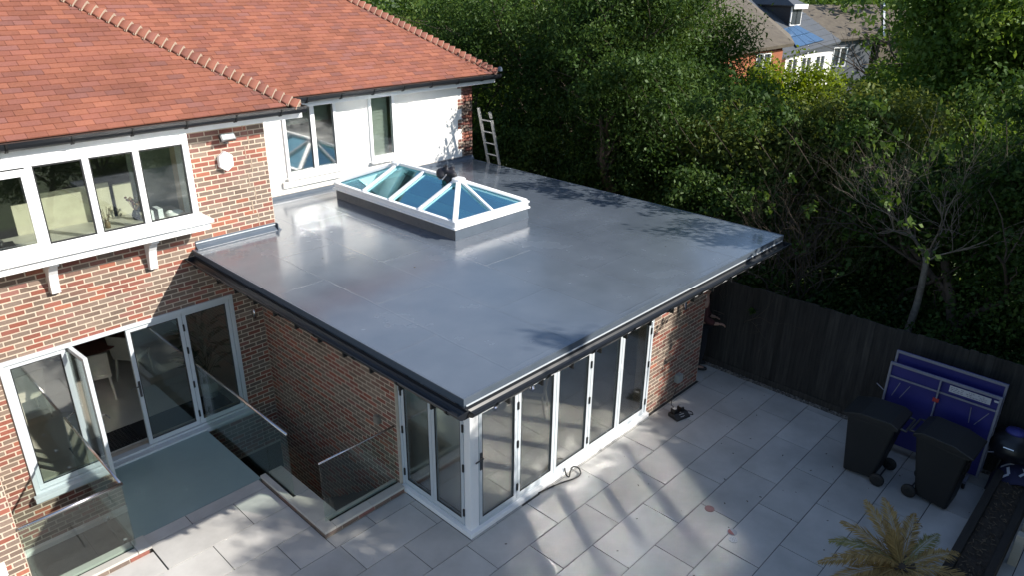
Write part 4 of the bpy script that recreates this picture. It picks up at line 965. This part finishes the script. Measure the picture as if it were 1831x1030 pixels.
chair((-1.38,7.35,.02), R(125), 'pale dining chair deeper in the room right of the open doorway', .02)
chair((-3.1,7.15,.02), R(190), 'pale dining chair seen through the leftmost glass panel of the house doors', .02)
chair((2.75,1.45,.05), R(215), 'pale chair inside the extension behind the folding glass doors', .05)
tb = thing('round_table', (-1.95,8.0,.02), 'round dark red dining table inside the house', 'table')
part('tabletop', MB().lathe((-1.95,8.0,.72), [(.0,0),(.78,0),(.8,.02),(.8,.035),(.0,.04)], 40), dred, tb)
part('lazy_susan', MB().lathe((-1.95,8.0,.762), [(0,0),(.36,0),(.36,.02),(0,.022)], 32), dred, tb)
part('pedestal', MB().lathe((-1.95,8.0,.02), [(.32,0),(.3,.05),(.1,.1),(.09,.62),(.2,.70)], 20), dred, tb)
ip = thing('house_plant', (-.75,5.75,.02), 'dark leafy house plant behind the rightmost house door pane', 'plant')
part('pot', MB().lathe((-.75,5.75,.02), [(.12,0),(.16,.3),(.15,.3)], 18), mat('white_pot', (.5,.5,.48), .4), ip, True)
lf = MB()
for k in range(38):
    a = k*2.4; h = .5+.9*(k/38); d = Vector((math.cos(a)*.34, math.sin(a)*.34, .05+.15*rnd.random())); p = Vector((-.75,5.75,h))
    lf.tube([(-.75,5.75,h-.2), p+d*.5], .004, 4); u = Vector((-math.sin(a), math.cos(a), 0))*.055
    c = p+d; lf.face(p+d*.5, c+u, c+d*.55-Z*.06, c-u)
part('leaves', lf, mat('dark_leaf', (.03,.06,.025), .4), ip)
# things on the upstairs window board
ds_ = thing('reed_diffuser', (-2.0,5.0,3.55), 'reed diffuser with thin sticks on the bay window board', 'diffuser')
part('bottle', MB().lathe((-2.0,5.0,3.55), [(.035,0),(.035,.07),(.014,.09),(.014,.11)], 14), mat('amber_glass', (.25,.18,.1), .1), ds_, True)
for k in range(6): part('reed', MB().tube([(-2.0,5.0,3.58),(-2.0+.08*math.cos(k*1.05),5.0+.05*math.sin(k*1.05),3.83)], .004, 5), mat('reed', (.2,.15,.1), .9), ds_)
bx_ = thing('storage_box', (-1.32,4.95,3.55), 'pale box with a dark band on the bay window board', 'box'); part('box_body', MB().box(-1.50,-1.30,4.86,5.06,3.551,3.70), M['pvc'], bx_, bev=.005); part('band', MB().box(-1.43,-1.37,4.858,5.062,3.5515,3.702), M['gasket'], bx_)
tw = thing('folded_towel', (-1.13,4.93,3.55), 'crumpled pale cloth at the right end of the bay window board', 'cloth'); part('cloth', blob(MB(), (-1.13,4.93,3.58), (.12,.09,.045), 18, 8, .3, 3), M['render'], tw, True)
fw_ = thing('flower_vase', (-1.58,5.12,3.55), 'small vase of dried mixed flowers on the bay window board', 'vase')
part('vase', MB().lathe((-1.58,5.12,3.55), [(.04,0),(.055,.06),(.03,.13)], 14), M['black'], fw_, True)
fb = MB()
for k in range(26):
    a = k*2.4; q = Vector((-1.58+.09*math.cos(a)*rnd.random()*1.2, 5.12+.09*math.sin(a), 3.74+.13*rnd.random())); fb.tube([(-1.58,5.12,3.67), q], .003, 4); blob(fb, q, (.018,.018,.016), 6, 4, .2, k)
part('flowers', fb, multi('dried_flowers', [(.12,.05,.03),(.30,.2,.1),(.06,.06,.03),(.25,.1,.12)]), fw_)
ph = thing('desk_phone', (-3.2,4.98,3.55), 'dark telephone and mug at the left of the bay window board', 'telephone'); part('base', MB().prism([(-3.30,4.90,3.551),(-3.30,5.08,3.551),(-3.30,5.08,3.62),(-3.30,4.90,3.575)], (.2,0,0)), M['black'], ph, bev=.008); part('handset', MB().tube([(-3.27,4.90,3.63),(-3.24,4.97,3.66),(-3.23,5.06,3.64)], .022, 8), M['black'], ph, True)
mg = thing('mug', (-3.42,4.92,3.55), 'pale mug beside the telephone on the bay window board', 'mug'); part('cup', MB().lathe((-3.42,4.92,3.551), [(.04,0),(.045,.09),(.04,.09),(.036,.01)], 16), M['render'], mg, True); part('handle', MB().tube([(-3.38,4.92,3.62),(-3.355,4.92,3.61),(-3.355,4.92,3.58),(-3.385,4.92,3.57)], .007, 6), M['render'], mg, True)

# ================================================================== PERSON behind the corner
def skin(name, pts, edges, rad, mt, parent, sub=2):
    me = bpy.data.meshes.new(name); me.from_pydata(pts, edges, []); o = link(name, me, parent, local=(0,0,0)); me.materials.append(mt)
    s = o.modifiers.new('skin','SKIN'); s.use_smooth_shade = True; s.branch_smoothing = .4
    for v, r in zip(me.skin_vertices[0].data, rad): v.radius = r if isinstance(r, tuple) else (r, r)
    me.skin_vertices[0].data[0].use_root = True
    b = o.modifiers.new('sub','SUBSURF'); b.levels = sub; b.render_levels = sub; return o
PE = thing('person', (6.12,.31,0), 'person in a dark red top and dark trousers standing half hidden behind the brick corner', 'person', None, R(35))
skn = mat('skin', (.36,.21,.15), .55); topm = mat('dark_red_top', (.06,.016,.016), .9, bump=.4, bscale=60); trm = mat('dark_trousers', (.012,.013,.018), .9); shm = mat('dark_shoe', (.01,.01,.011), .6); hairm = mat('dark_hair', (.02,.014,.01), .7)
# local frame: faces -y, x to its left
BP = [(0,0,.95),(0,.01,1.12),(0,.015,1.30),(0,.01,1.42),(0,-.005,1.50),(0,-.02,1.57),(0,-.03,1.66),(0,-.03,1.74),
      (.19,.01,1.40),(.24,.03,1.12),(.20,-.17,.98),(.19,-.25,.97),(-.19,.01,1.40),(-.25,.02,1.12),(-.22,-.19,1.02),(-.21,-.27,1.02),
      (.10,0,.88),(.11,-.02,.50),(.11,.03,.09),(.12,-.12,.035),(-.10,0,.88),(-.12,-.03,.50),(-.12,.02,.09),(-.13,-.13,.035)]
BE = [(0,1),(1,2),(2,3),(3,4),(4,5),(5,6),(6,7),(3,8),(8,9),(9,10),(10,11),(3,12),(12,13),(13,14),(14,15),(0,16),(16,17),(17,18),(18,19),(0,20),(20,21),(21,22),(22,23)]
BR = [(.15,.11),(.135,.095),(.15,.10),(.12,.08),.055,.075,.092,.06,.062,.044,.034,.03,.062,.044,.034,.03,.085,.058,.042,.036,.085,.058,.042,.036]
skin('body', BP, BE, BR, skn, PE)
idx = [0,1,2,3,8,9,10,12,13,14]; mp_ = {a: i for i, a in enumerate(idx)}
skin('jumper', [BP[i] for i in idx], [(mp_[a], mp_[b]) for a, b in BE if a in mp_ and b in mp_], [((BR[i][0]+.018, BR[i][1]+.022) if isinstance(BR[i], tuple) else BR[i]+.026) for i in idx], topm, PE)
idx = [0,16,17,18,20,21,22]; mp2 = {a: i for i, a in enumerate(idx)}
skin('trousers', [BP[i] for i in idx], [(mp2[a], mp2[b]) for a, b in BE if a in mp2 and b in mp2], [((BR[i][0]+.02, BR[i][1]+.025) if isinstance(BR[i], tuple) else BR[i]+.022) for i in idx], trm, PE)
for s in (1, -1):
    skin('shoe', [(s*.115,.06,.05),(s*.12,-.05,.05),(s*.125,-.17,.04)], [(0,1),(1,2)], [(.045,.05),(.05,.045),(.042,.03)], shm, PE)
    hx_, hy_, hz_ = (.19,-.25,.97) if s > 0 else (-.21,-.27,1.02)
    fp, fe_, fr_ = [(hx_,hy_+.02,hz_),(hx_,hy_-.05,hz_-.005)], [(0,1)], [(.028,.018),(.034,.014)]
    hand = skin('hand', fp, fe_, fr_, skn, PE)
    for k in range(4):
        o_x = (k-1.5)*.019; l = (.065,.075,.07,.055)[k]
        skin('finger', [(hx_+o_x,hy_-.045,hz_-.004),(hx_+o_x*1.1,hy_-.05-l*.55,hz_-.018),(hx_+o_x*1.1,hy_-.045-l*.85,hz_-.048)], [(0,1),(1,2)], [.0095,.0085,.007], skn, PE, 1)
    skin('thumb', [(hx_-s*.02,hy_-.01,hz_),(hx_-s*.05,hy_-.045,hz_-.01),(hx_-s*.05,hy_-.075,hz_-.025)], [(0,1),(1,2)], [.012,.010,.008], skn, PE, 1)
link('hair', blob(MB(), (0,-.012,1.72), (.098,.112,.10), 16, 10, .06, 2).mesh('hair', hairm, True), PE, local=(0,0,0))
fc = MB(); fc.prism([(-.012,-.115,1.64),(.012,-.115,1.64),(0,-.142,1.645),(0,-.115,1.69)][:3], (0,.01,.045)); link('nose', fc.mesh('nose', skn), PE, local=(0,0,0))
for s in (-.033, .033): link('eye', blob(MB(), (s,-.112,1.685), (.012,.008,.008), 8, 6, 0, 1).mesh('eye', mat('eye', (.03,.03,.03), .2), True), PE, local=(0,0,0))
link('mouth', MB().box(-.025,.025,-.122,-.112,1.603,1.610).mesh('mouth', mat('lips', (.25,.1,.09), .5)), PE, local=(0,0,0))
for s in (-.095, .095): link('ear', blob(MB(), (s,-.03,1.67), (.012,.022,.033), 8, 6, 0, 1).mesh('ear', skn, True), PE, local=(0,0,0))

# ================================================================== TREES
LFM = {'dark': leafmat('dark_leaf_green', [(.014,.030,.007),(.026,.056,.011),(.046,.086,.017),(.08,.118,.028)]),
       'mid': leafmat('mid_leaf_green', [(.022,.047,.010),(.042,.082,.015),(.072,.12,.023),(.115,.155,.037)]),
       'bright': leafmat('bright_leaf_green', [(.04,.085,.015),(.075,.135,.022),(.12,.185,.035),(.17,.22,.06)], .4),
       'olive': leafmat('olive_leaf', [(.032,.052,.010),(.058,.086,.016),(.095,.122,.026),(.145,.158,.042)]),
       'lime': leafmat('lime_leaf', [(.09,.14,.012),(.15,.21,.02),(.22,.27,.035)], .45)}
def leafmesh(name, blobs, n, size, seed, mt, clump=.32, per=42, shell=.5, updrift=.5, slim=.31):
    g = np.random.default_rng(seed); B = np.array([b[:6] for b in blobs], float); area = (B[:,3]*B[:,4]+B[:,4]*B[:,5]+B[:,3]*B[:,5]); nc = max(1, n//per)
    bi = g.choice(len(B), nc, p=area/area.sum()); d = g.normal(size=(nc,3)); d /= np.linalg.norm(d, axis=1)[:,None]
    r = (shell+(1-shell)*g.random(nc)**.6)[:,None]*(1+.16*g.normal(size=(nc,1)))
    cc = B[bi,:3]+d*r*B[bi,3:6]; ci = np.repeat(np.arange(nc), per); N_ = len(ci); csz = clump*(.55+.9*g.random(nc))
    pos = cc[ci]+g.normal(size=(N_,3))*(csz[ci]*.5)[:,None]*np.array([1,1,.75])
    nr = g.normal(size=(N_,3))*.75+d[ci]*.55+np.array([0,0,updrift]); nr /= np.linalg.norm(nr, axis=1)[:,None]
    t_ = np.cross(nr, g.normal(size=(N_,3))); t_ /= np.linalg.norm(t_, axis=1)[:,None]; t_[:,2] -= .25; b = np.cross(nr, t_); b /= np.linalg.norm(b, axis=1)[:,None]
    s = size*(.6+.75*g.random((N_,1))); w_ = s*slim*(.77+.46*g.random((N_,1)))
    V = np.empty((N_,4,3)); V[:,0] = pos-t_*s*.5; V[:,1] = pos+b*w_+nr*s*.07; V[:,2] = pos+t_*s*.5-nr*s*.06; V[:,3] = pos-b*w_+nr*s*.07
    me = bpy.data.meshes.new(name); me.vertices.add(N_*4); me.vertices.foreach_set('co', V.ravel()); me.loops.add(N_*4); me.loops.foreach_set('vertex_index', np.arange(N_*4, dtype=np.int32))
    me.polygons.add(N_); me.polygons.foreach_set('loop_start', np.arange(0, N_*4, 4, dtype=np.int32)); me.update(calc_edges=True); me.materials.append(mt); return me
def grow(mb, p, d, L_, r, depth, rr, spread=.6, n=5, seg=4, kids=(2,3), up=.1, tips=None):
    pts, rs = [p], [r]
    for i in range(seg):
        d = (d+Vector((rr.gauss(0,.2), rr.gauss(0,.2), rr.gauss(0,.16)+up*.3))).normalized(); p = p+d*L_/seg; pts.append(p); rs.append(r*(1-.55*(i+1)/seg))
    mb.tube(pts, rs, n if r > .02 else 4, False)
    if depth == 0:
        if tips is not None: tips.append(p)
        return
    for k in range(rr.randint(*kids)+(1 if depth > 1 else 0)):
        i = rr.randint(seg//2, seg); a = rr.uniform(0, 6.28); o = d.orthogonal().normalized(); o2 = d.cross(o)
        nd = (d*(1-spread*.4)+(o*math.cos(a)+o2*math.sin(a))*spread+Z*up).normalized()
        grow(mb, pts[i], nd, L_*rr.uniform(.6,.85), rs[i]*.68, depth-1, rr, spread, n, seg, kids, up, tips)
def tree(name, base, label, trunk_h, r, blobs, n, size, kind, seed, cat='tree', group=None, clump=.32, bark='bark', depth=3, lean=(0,0), shell=.5, slim=.31):
    t_ = thing(name, base, label, cat, group); rr = random.Random(seed); tk = MB(); b = Vector(base)
    grow(tk, b-Z*.15, Vector((lean[0], lean[1], 1)).normalized(), trunk_h, r, depth, rr, .65, 8, 5, (2,3), .12)
    part('trunk', tk, M[bark], t_, True)
    o = link('crown', leafmesh('crown', blobs, n, size, seed, LFM[kind], clump, shell=shell, slim=slim), t_); return t_
def blobs(c, R_, h, n, seed, sq=.9):
    rr = random.Random(seed); out = [(c[0], c[1], c[2], R_*.72, R_*.72, h*.42)]
    for k in range(n):
        a = k*2.399+rr.uniform(-.4,.4); f = rr.uniform(.35,.72); z = c[2]+h*(rr.uniform(-.38,.40)); q = R_*rr.uniform(.30,.5)
        out.append((c[0]+R_*f*math.cos(a), c[1]+R_*f*math.sin(a), z, q, q, q*sq))
    return out
# big dense tree beside the roof edge and its neighbours
tree('hedge_tree', (9.8,4.8,-.1), 'large dense dark tree rising right behind the far edge of the flat roof', 3.2, .2, blobs((9.8,4.7,3.7),2.4,7.8,18,11), 90000, .10, 'dark', 11, slim=.19, clump=.42)
tree('hedge_tree', (9.4,8.6,-.3), 'dense dark tree behind the ladder and the brick quoin corner', 3.4, .2, blobs((9.2,8.3,3.7),2.5,7.6,16,12), 60000, .08, 'dark', 12)
tree('hedge_tree', (11.2,5.2,-.3), 'tall dark tree with olive top behind the dense tree, left of the distant houses', 3.2, .18, blobs((11.6,4.7,3.6),2.0,6.0,14,13), 60000, .10, 'mid', 13, slim=.2, clump=.42)
tree('laurel_tree', (12.0,12.5,-.5), 'bright green broad-leaved tree beyond the end of the tiled roof', 3.4, .2, blobs((12.2,12.2,3.4),2.5,6.6,14,14), 42000, .13, 'bright', 14)
tree('grey_shrub_tree', (10.8,14.6,-.4), 'pale olive feathery tree peeping over the far hip of the roof', 3, .15, blobs((11,14.4,3.2),1.7,5.6,10,15), 26000, .06, 'olive', 15)
tree('tall_tree', (17,13,-1), 'tall olive and green tree filling the top middle behind the dense tree', 5, .25, blobs((16.5,12.2,3.6),3.6,8.6,16,16), 60000, .11, 'olive', 16)
tree('tall_tree', (14.2,8.8,-1), 'tall mid green tree at the top centre, just left of the brown roofed house', 5, .25, blobs((14.2,8.8,3.0),2.3,7.4,14,17), 52000, .10, 'mid', 17)
# lower thicket in front of the far houses
tree('lime_shrub', (17.7,4.3,-1), 'bright lime shrub lit by the sun below the distant white windows', 2.2, .1, blobs((17.7,4.5,2.25),1.6,4.4,11,18), 36000, .10, 'lime', 18, 'shrub')
tree('lime_shrub', (14.2,4.2,-.8), 'yellow green leafy bush at the right foot of the tall central tree', 2.0, .1, blobs((14.0,4.3,1.9),1.8,4.8,12,19), 42000, .10, 'bright', 19, 'shrub')
tree('thicket_tree', (10.3,1.4,-.2), 'olive topped twiggy thicket left of the bare shrub, below the distant houses', 2.2, .12, blobs((10.2,1.3,2.2),1.75,3.8,12,20), 52000, .085, 'olive', 20, clump=.4)
tree('thicket_tree', (10.6,-.5,-.2), 'sunlit olive thicket just below the distant grey roofs', 2.2, .12, blobs((10.9,-.3,2.5),1.75,4.0,12,21), 52000, .085, 'olive', 21, clump=.4)
tree('thicket_tree', (8.6,1.2,-.1), 'dark low thicket right beside the far corner of the flat roof', 1.8, .1, blobs((8.6,1.3,1.5),1.35,3.2,10,22), 34000, .08, 'dark', 22)
tree('ash_tree', (14.2,-1.2,-.5), 'tall dark tree with two leaning trunks at the top right', 4.2, .17, blobs((14.8,-1.2,6.6),2.5,5.0,12,23,.7)+[(14.2,-1.0,4.2,1.4,1.4,1.2)], 62000, .11, 'bright', 23, lean=(.12,.06))
tree('ash_tree', (16.4,-.8,-1), 'bright leaved tree beyond the twin trunks in the top right corner', 4.2, .17, blobs((16.6,-1.2,4.2),2.6,7.4,14,24), 60000, .12, 'bright', 24)
tree('holly_tree', (8.6,-4.0,-.1), 'very dark holly-like tree over the fence at the right edge', 3, .15, blobs((8.9,-3.9,2.6),1.75,5.0,13,25), 60000, .075, 'dark', 25)
tree('holly_tree', (9.3,-1.9,-.1), 'dark glossy shrub tree behind the pale barked bare shrub', 2.4, .12, blobs((9.5,-2.0,2.1),1.45,4.0,11,26), 44000, .075, 'dark', 26)
tree('back_tree', (27,2,-2.2), 'sunlit green tree right of the distant brown roofs', 5, .25, blobs((25,2.6,1.8),3.6,6.5,12,27), 40000, .17, 'bright', 27)
# bare shrubs
def bare(base, label, seed, h, r, n_leaf, lean, kids=(3,4), depth=4, bark='palebark', stems=1, trunk=0):
    t_ = thing('bare_shrub', base, label, 'shrub'); rr = random.Random(seed); tips = []; mb = MB()
    for s in range(stems):
        d = Vector((lean[0]+rr.uniform(-.25,.25)*(stems > 1), lean[1]+rr.uniform(-.25,.25)*(stems > 1), 1)).normalized()
        b = Vector(base)
        if trunk:
            tp_ = [b, b+Vector((-.05,.03,trunk*.35)), b+Vector((.02,.0,trunk*.65)), b+Vector((.10,.05,trunk))]; mb.tube(smooth(tp_), [r*1.35-.45*r*i/18 for i in range(19)], 9, False)
            for q in range(7):
                a = q*.9+rr.uniform(-.2,.2); grow(mb, tp_[-1]-Z*rr.uniform(0,.35), Vector((math.cos(a)*.8, math.sin(a)*.8, rr.uniform(.5,1.2))).normalized(), h*rr.uniform(.7,1.1), r*.34, depth-1, rr, .55, 6, 5, kids, .16, tips)
        else: grow(mb, b, d, h, r, depth, rr, .62, 7, 5, kids, .16, tips)
    part('branches', mb, M[bark], t_, True)
    g_ = rr.sample(tips, min(len(tips), n_leaf)); bl_ = [(p.x,p.y,p.z,.09,.09,.07) for p in g_]
    o = link('leaves', leafmesh('leaves', bl_, n_leaf*8, .10, seed, LFM['mid'], .12, 8, .1), t_); return t_
bare((8.05,-2.62,.0), 'pale barked nearly bare shrub over the middle of the fence', 41, 1.3, .055, 110, (.12,.06), trunk=2.6)
bare((8.0,-.55,.0), 'thin grey many-stemmed bare shrub left of the pale barked one', 44, 1.7, .05, 50, (-.05,.08), stems=4, bark='bark', kids=(2,3))
# overhanging sprays whose shade dapples the right edge of the roof
ov = thing('overhanging_branch', (7.4,1.2,0), 'thin leafy branches reaching up beside the right edge of the flat roof', 'tree'); rr = random.Random(9); tk = MB(); bl_ = []
for y_, z_ in ((-3.6,5.0),(-3.2,5.3),(-1.0,4.7),(.2,4.7),(1.0,4.9),(1.9,4.75),(2.7,5.0),(3.2,5.2),(3.5,4.8),(3.7,5.5)):
    x_ = 7.22+rr.uniform(-.15,.15); tk.tube(smooth([(8.9,y_-.5,3.2),(8.2,y_-.2,4.0),(x_+.35,y_,z_-.15),(x_,y_+.1,z_+.15)]), [.008-.006*i/18 for i in range(19)], 5, False)
    for q in range(4): bl_.append((x_+rr.uniform(-.35,.3), y_+rr.uniform(-.5,.5), z_+rr.uniform(-.35,.3), .28, .3, .12))
part('stems', tk, M['bark'], ov, stuff=True); link('leaves', leafmesh('leaves', bl_, 7000, .085, 77, LFM['dark'], .22, 26, .2), ov)
# low undergrowth behind the fence and beside the house wall
ug = []
rr = random.Random(5)
for k in range(46):
    y = rr.uniform(-5,7); ug.append((rr.uniform(7.55,8.7), y, rr.uniform(.3,1.2), rr.uniform(.4,.6), rr.uniform(.4,.7), rr.uniform(.4,.6)))
o = link('undergrowth', leafmesh('undergrowth', ug, 60000, .075, 50, LFM['dark'], .3)); o['kind'] = 'stuff'
ug = [(rr.uniform(12,30), rr.uniform(-3,9), -.6, 1.6, 1.6, 1.2) for k in range(26)]
o = link('far_undergrowth', leafmesh('far_undergrowth', ug, 50000, .13, 51, LFM['bright'], .5)); o['kind'] = 'stuff'
# far wood on the rising ground
fw2 = []
for k in range(150):
    a = R(rr.uniform(22,92)); d = rr.uniform(58,100); fw2.append((-5+math.sin(a)*d, -5+math.cos(a)*d, rr.uniform(.5,4), rr.uniform(3,5), rr.uniform(3,5), rr.uniform(3,5)))
o = link('far_wood', leafmesh('far_wood', fw2, 120000, .42, 52, LFM['mid'], 1.5)); o['kind'] = 'stuff'
# garden trees on the sunny side, outside the picture; their shade lies on the patio
def hedge_blobs(x, y, w_, top, seed, rough=.35):
    r_ = random.Random(seed); out = []
    for k in range(26):
        q = r_.uniform(.5,.85); z = top-q-(r_.random()**1.6)*(top-1.4); out.append((x+r_.uniform(-w_,w_)*.85, y+r_.uniform(-.7,.7), z+r_.uniform(-rough,rough)*.4, q, q, q*.9))
    return out
GL = ['round garden tree on the sunny side of the patio, at its open end','second garden tree from the open end of the sunny side row','taller garden tree with a thin top in the middle of the sunny side row','garden tree between the thin topped one and the fence','dark garden tree by the end of the fence on the sunny side','tall dark garden tree just beyond the fence end','tallest dark garden tree far beyond the fence end','dark garden tree between the fence and the sunny side row','tall dark garden tree beyond the fence, nearest the right edge of the patio']
for k, (x, y, w_, top, n_, kd) in enumerate(((.4,-8.9,1.3,6.3,36000,'mid'),(2.5,-8.9,1.3,6.1,52000,'mid'),(4.7,-8.9,1.2,6.95,64000,'mid'),(6.8,-8.9,1.25,6.15,56000,'mid'),(8.5,-8.8,.85,6.15,44000,'dark'),(10.7,-8.9,1.3,8.3,44000,'dark'),(13.1,-8.9,1.4,8.6,44000,'dark'),(9.5,-6.0,1.1,5.6,26000,'dark'),(12.3,-5.6,1.1,8.0,40000,'dark'))):
    bb = hedge_blobs(x, y, w_, top, 60+k)
    if k == 2: bb += [(4.1,-8.8,7.2,.5,.4,.45),(5.0,-8.9,7.5,.4,.4,.4),(3.6,-8.9,6.9,.4,.4,.5),(4.6,-8.9,7.9,.28,.3,.35),(4.95,-8.5,8.55,.10,.15,.22),(5.25,-8.5,9.0,.07,.10,.18)]
    tree('garden_tree', (x,y,0), GL[k], 2.0, .12, bb, n_, .10, kd, 60+k, group='garden trees on the sunny side', shell=.2)

# ================================================================== DISTANT HOUSES
def fix(q): return Vector(q)
f_or = multi('orange_brick', [(.27,.085,.045),(.22,.075,.045),(.31,.11,.06)]); f_rf = mat('brown_tiles', (.13,.11,.082), .9, c2=(.085,.07,.055), scale=2.5, bump=.6, bscale=6); f_gr = mat('dark_grey_tiles', (.075,.085,.10), .8, c2=(.06,.07,.085), scale=2)
def slab(name, pts, mt, par, th=.12, rows=0):
    pts = [Vector(p) for p in pts]; n_ = (pts[1]-pts[0]).cross(pts[-1]-pts[0]).normalized(); n_ = n_ if n_.z > 0 else -n_
    o = part(name, MB().prism(pts, -n_*th), mt, par)
    if rows:
        rb_ = MB()
        for k in range(rows):
            a, b = pts[0].lerp(pts[-1], (k+.5)/rows), pts[1].lerp(pts[-2], (k+.5)/rows); rb_.beam(a+n_*.015, b+n_*.015, .05, .05, n_)
        part('tile_course', rb_, mt, o, stuff=False)
    return o
def facade(p, q, z0, z1, wins, mt, par, th=.25, frame='pvc'):
    p, q = Vector((p[0],p[1],0)), Vector((q[0],q[1],0)); u = (q-p).normalized(); n_ = Vector((u.y,-u.x,0)); L_ = (q-p).length
    part('wall', wall(MB(), p, u, n_, 0, L_, z0, z1, th, [(a,b,c,d) for a,b,c,d in wins]), mt, par)
    for a, b, c, d in wins:
        P = lambda s, z: p+u*s+Z*z
        fr = MB(); m_ = .05
        for s0, s1, za, zb_ in ((a,b,c,c+m_),(a,b,d-m_,d),(a,a+m_,c,d),(b-m_,b,c,d),((a+b)/2-.03,(a+b)/2+.03,c,d)): fr.obox(P((s0+s1)/2,(za+zb_)/2)-n_*.03, u*(s1-s0)/2, n_*.05, Z*(zb_-za)/2)
        w_ = part('window', fr, M[frame], par); part('pane', MB().obox(P((a+b)/2,(c+d)/2)-n_*.07, u*(b-a)/2, n_*.008, Z*(d-c)/2), mat('far_pane', (.05,.06,.07), .08, spec=.9), w_)
h1 = thing('brick_house', (29,11,-2.6), 'distant orange brick house with a plain brown roof above the trees', 'house')
A1, B1_, C1, D1 = (22.4,10.6,3.70), (28.73,9.29,4.03), (32.93,14.6,6.0), (27.4,15.7,6.0)
slab('roof', [A1, B1_, C1, D1], f_rf, h1, .15); slab('roof', [B1_, (36.5,13.2,4.03), C1, C1], f_rf, h1, .15)
facade((22.7,10.9),(28.45,9.65),-2.6,3.72,[(4.1,5.1,2.75,3.65),(1.0,2.1,.2,1.2),(4.0,5.1,.0,1.1)], f_or, h1)
facade((28.47,9.7),(35.6,13.4),-2.6,3.9,[], f_or, h1)
h2 = thing('grey_roof_house', (37,12,-2.8), 'distant house with dark grey roof, dormer and blue glazed slope', 'house')
E1, E2, T2, T1 = (31.4,11.0,3.1), (37.1,10.4,3.62), (38.6,16.6,6.8), (33.2,17.0,6.4)
slab('roof', [E1, E2, T2, T1], f_gr, h2, .15, 14)
facade((32.3,11.18),(36.95,10.68),-2.8,3.05,[(.2,1.15,1.7,2.95),(1.55,2.5,1.7,2.95),(2.95,3.9,1.7,2.95)], M['render'], h2)
nr_ = (Vector(E2)-Vector(E1)).cross(Vector(T2)-Vector(E1)).normalized(); nr_ = nr_ if nr_.z > 0 else -nr_
def on(u, v, o=0): return Vector(E1).lerp(Vector(E2), u).lerp(Vector(T2).lerp(Vector(T1), u), v)+nr_*o
bp2 = mat('blue_panel_glass', (.06,.12,.22), .12, spec=.8)
for i in range(3):
    for j in range(2):
        u0, v0 = .28+i*.17, .05+j*.115; part('roof_panel', MB().prism([on(u0,v0,.04),on(u0+.162,v0,.04),on(u0+.162,v0+.108,.04),on(u0,v0+.108,.04)], nr_*.05), bp2, h2)
dq = [on(.60,.29), on(.92,.29)]; u = (dq[1]-dq[0]).normalized(); u.z = 0; u.normalize(); back = Vector((-u.y, u.x, 0)); p0 = dq[0]-Z*.1; wd = (dq[1]-dq[0]).length
dm = part('dormer', MB().prism([p0, p0+u*wd, p0+u*wd+Z*1.15, p0+Z*1.15], back*2.6), mat('dark_cladding', (.03,.035,.045), .6), h2)
for k in (0, 1): 
    c = p0+u*(wd*(.27+.46*k))+Z*.62-back*.03; part('window', MB().obox(c, u*.32, back*.03, Z*.48), M['pvc'], h2); part('pane', MB().obox(c-back*.035, u*.26, back*.008, Z*.42), mat('dormer_pane', (.06,.07,.08), .1), h2)
e = .25; q0 = p0+Z*1.16-u*e-back*e; apex = p0+u*wd/2+back*1.4+Z*1.95
slab('dormer_roof', [q0, q0+u*(wd+2*e), apex, apex], f_gr, h2, .1); slab('dormer_roof', [q0+u*(wd+2*e), q0+u*(wd+2*e)+back*3, apex+back*1.2, apex], f_gr, h2, .1); slab('dormer_roof', [q0, apex, apex+back*1.2, q0+back*3], f_gr, h2, .1)
part('fascia', MB().beam(q0-Z*.06, q0+u*(wd+2*e)-Z*.06, .05, .22), M['pvc'], h2)
h3 = thing('brown_house', (48,14,-2.8), 'farthest low house with a long dull brown roof and white verge', 'house')
slab('roof', [(41.5,15.3,2.9),(48.1,11.9,3.3),(53.7,14.16,5.0),(46.5,18.2,5.0)], f_rf, h3, .15); part('verge', MB().beam((48.15,11.9,3.3),(53.75,14.15,5.02),.12,.2), M['pvc'], h3)
facade((42,15.4),(47.8,12.4),-2.8,3.1,[(1,2,1.4,2.6),(3.5,4.6,1.4,2.6)], f_gr, h3)
slab('roof', [(48.6,12.2,3.0),(53.0,9.6,3.2),(56,12.6,4.6),(54,14,4.7)], f_rf, h3, .15); facade((49,12.3),(52.8,10.0),-2.8,2.9,[], f_rf, h3)
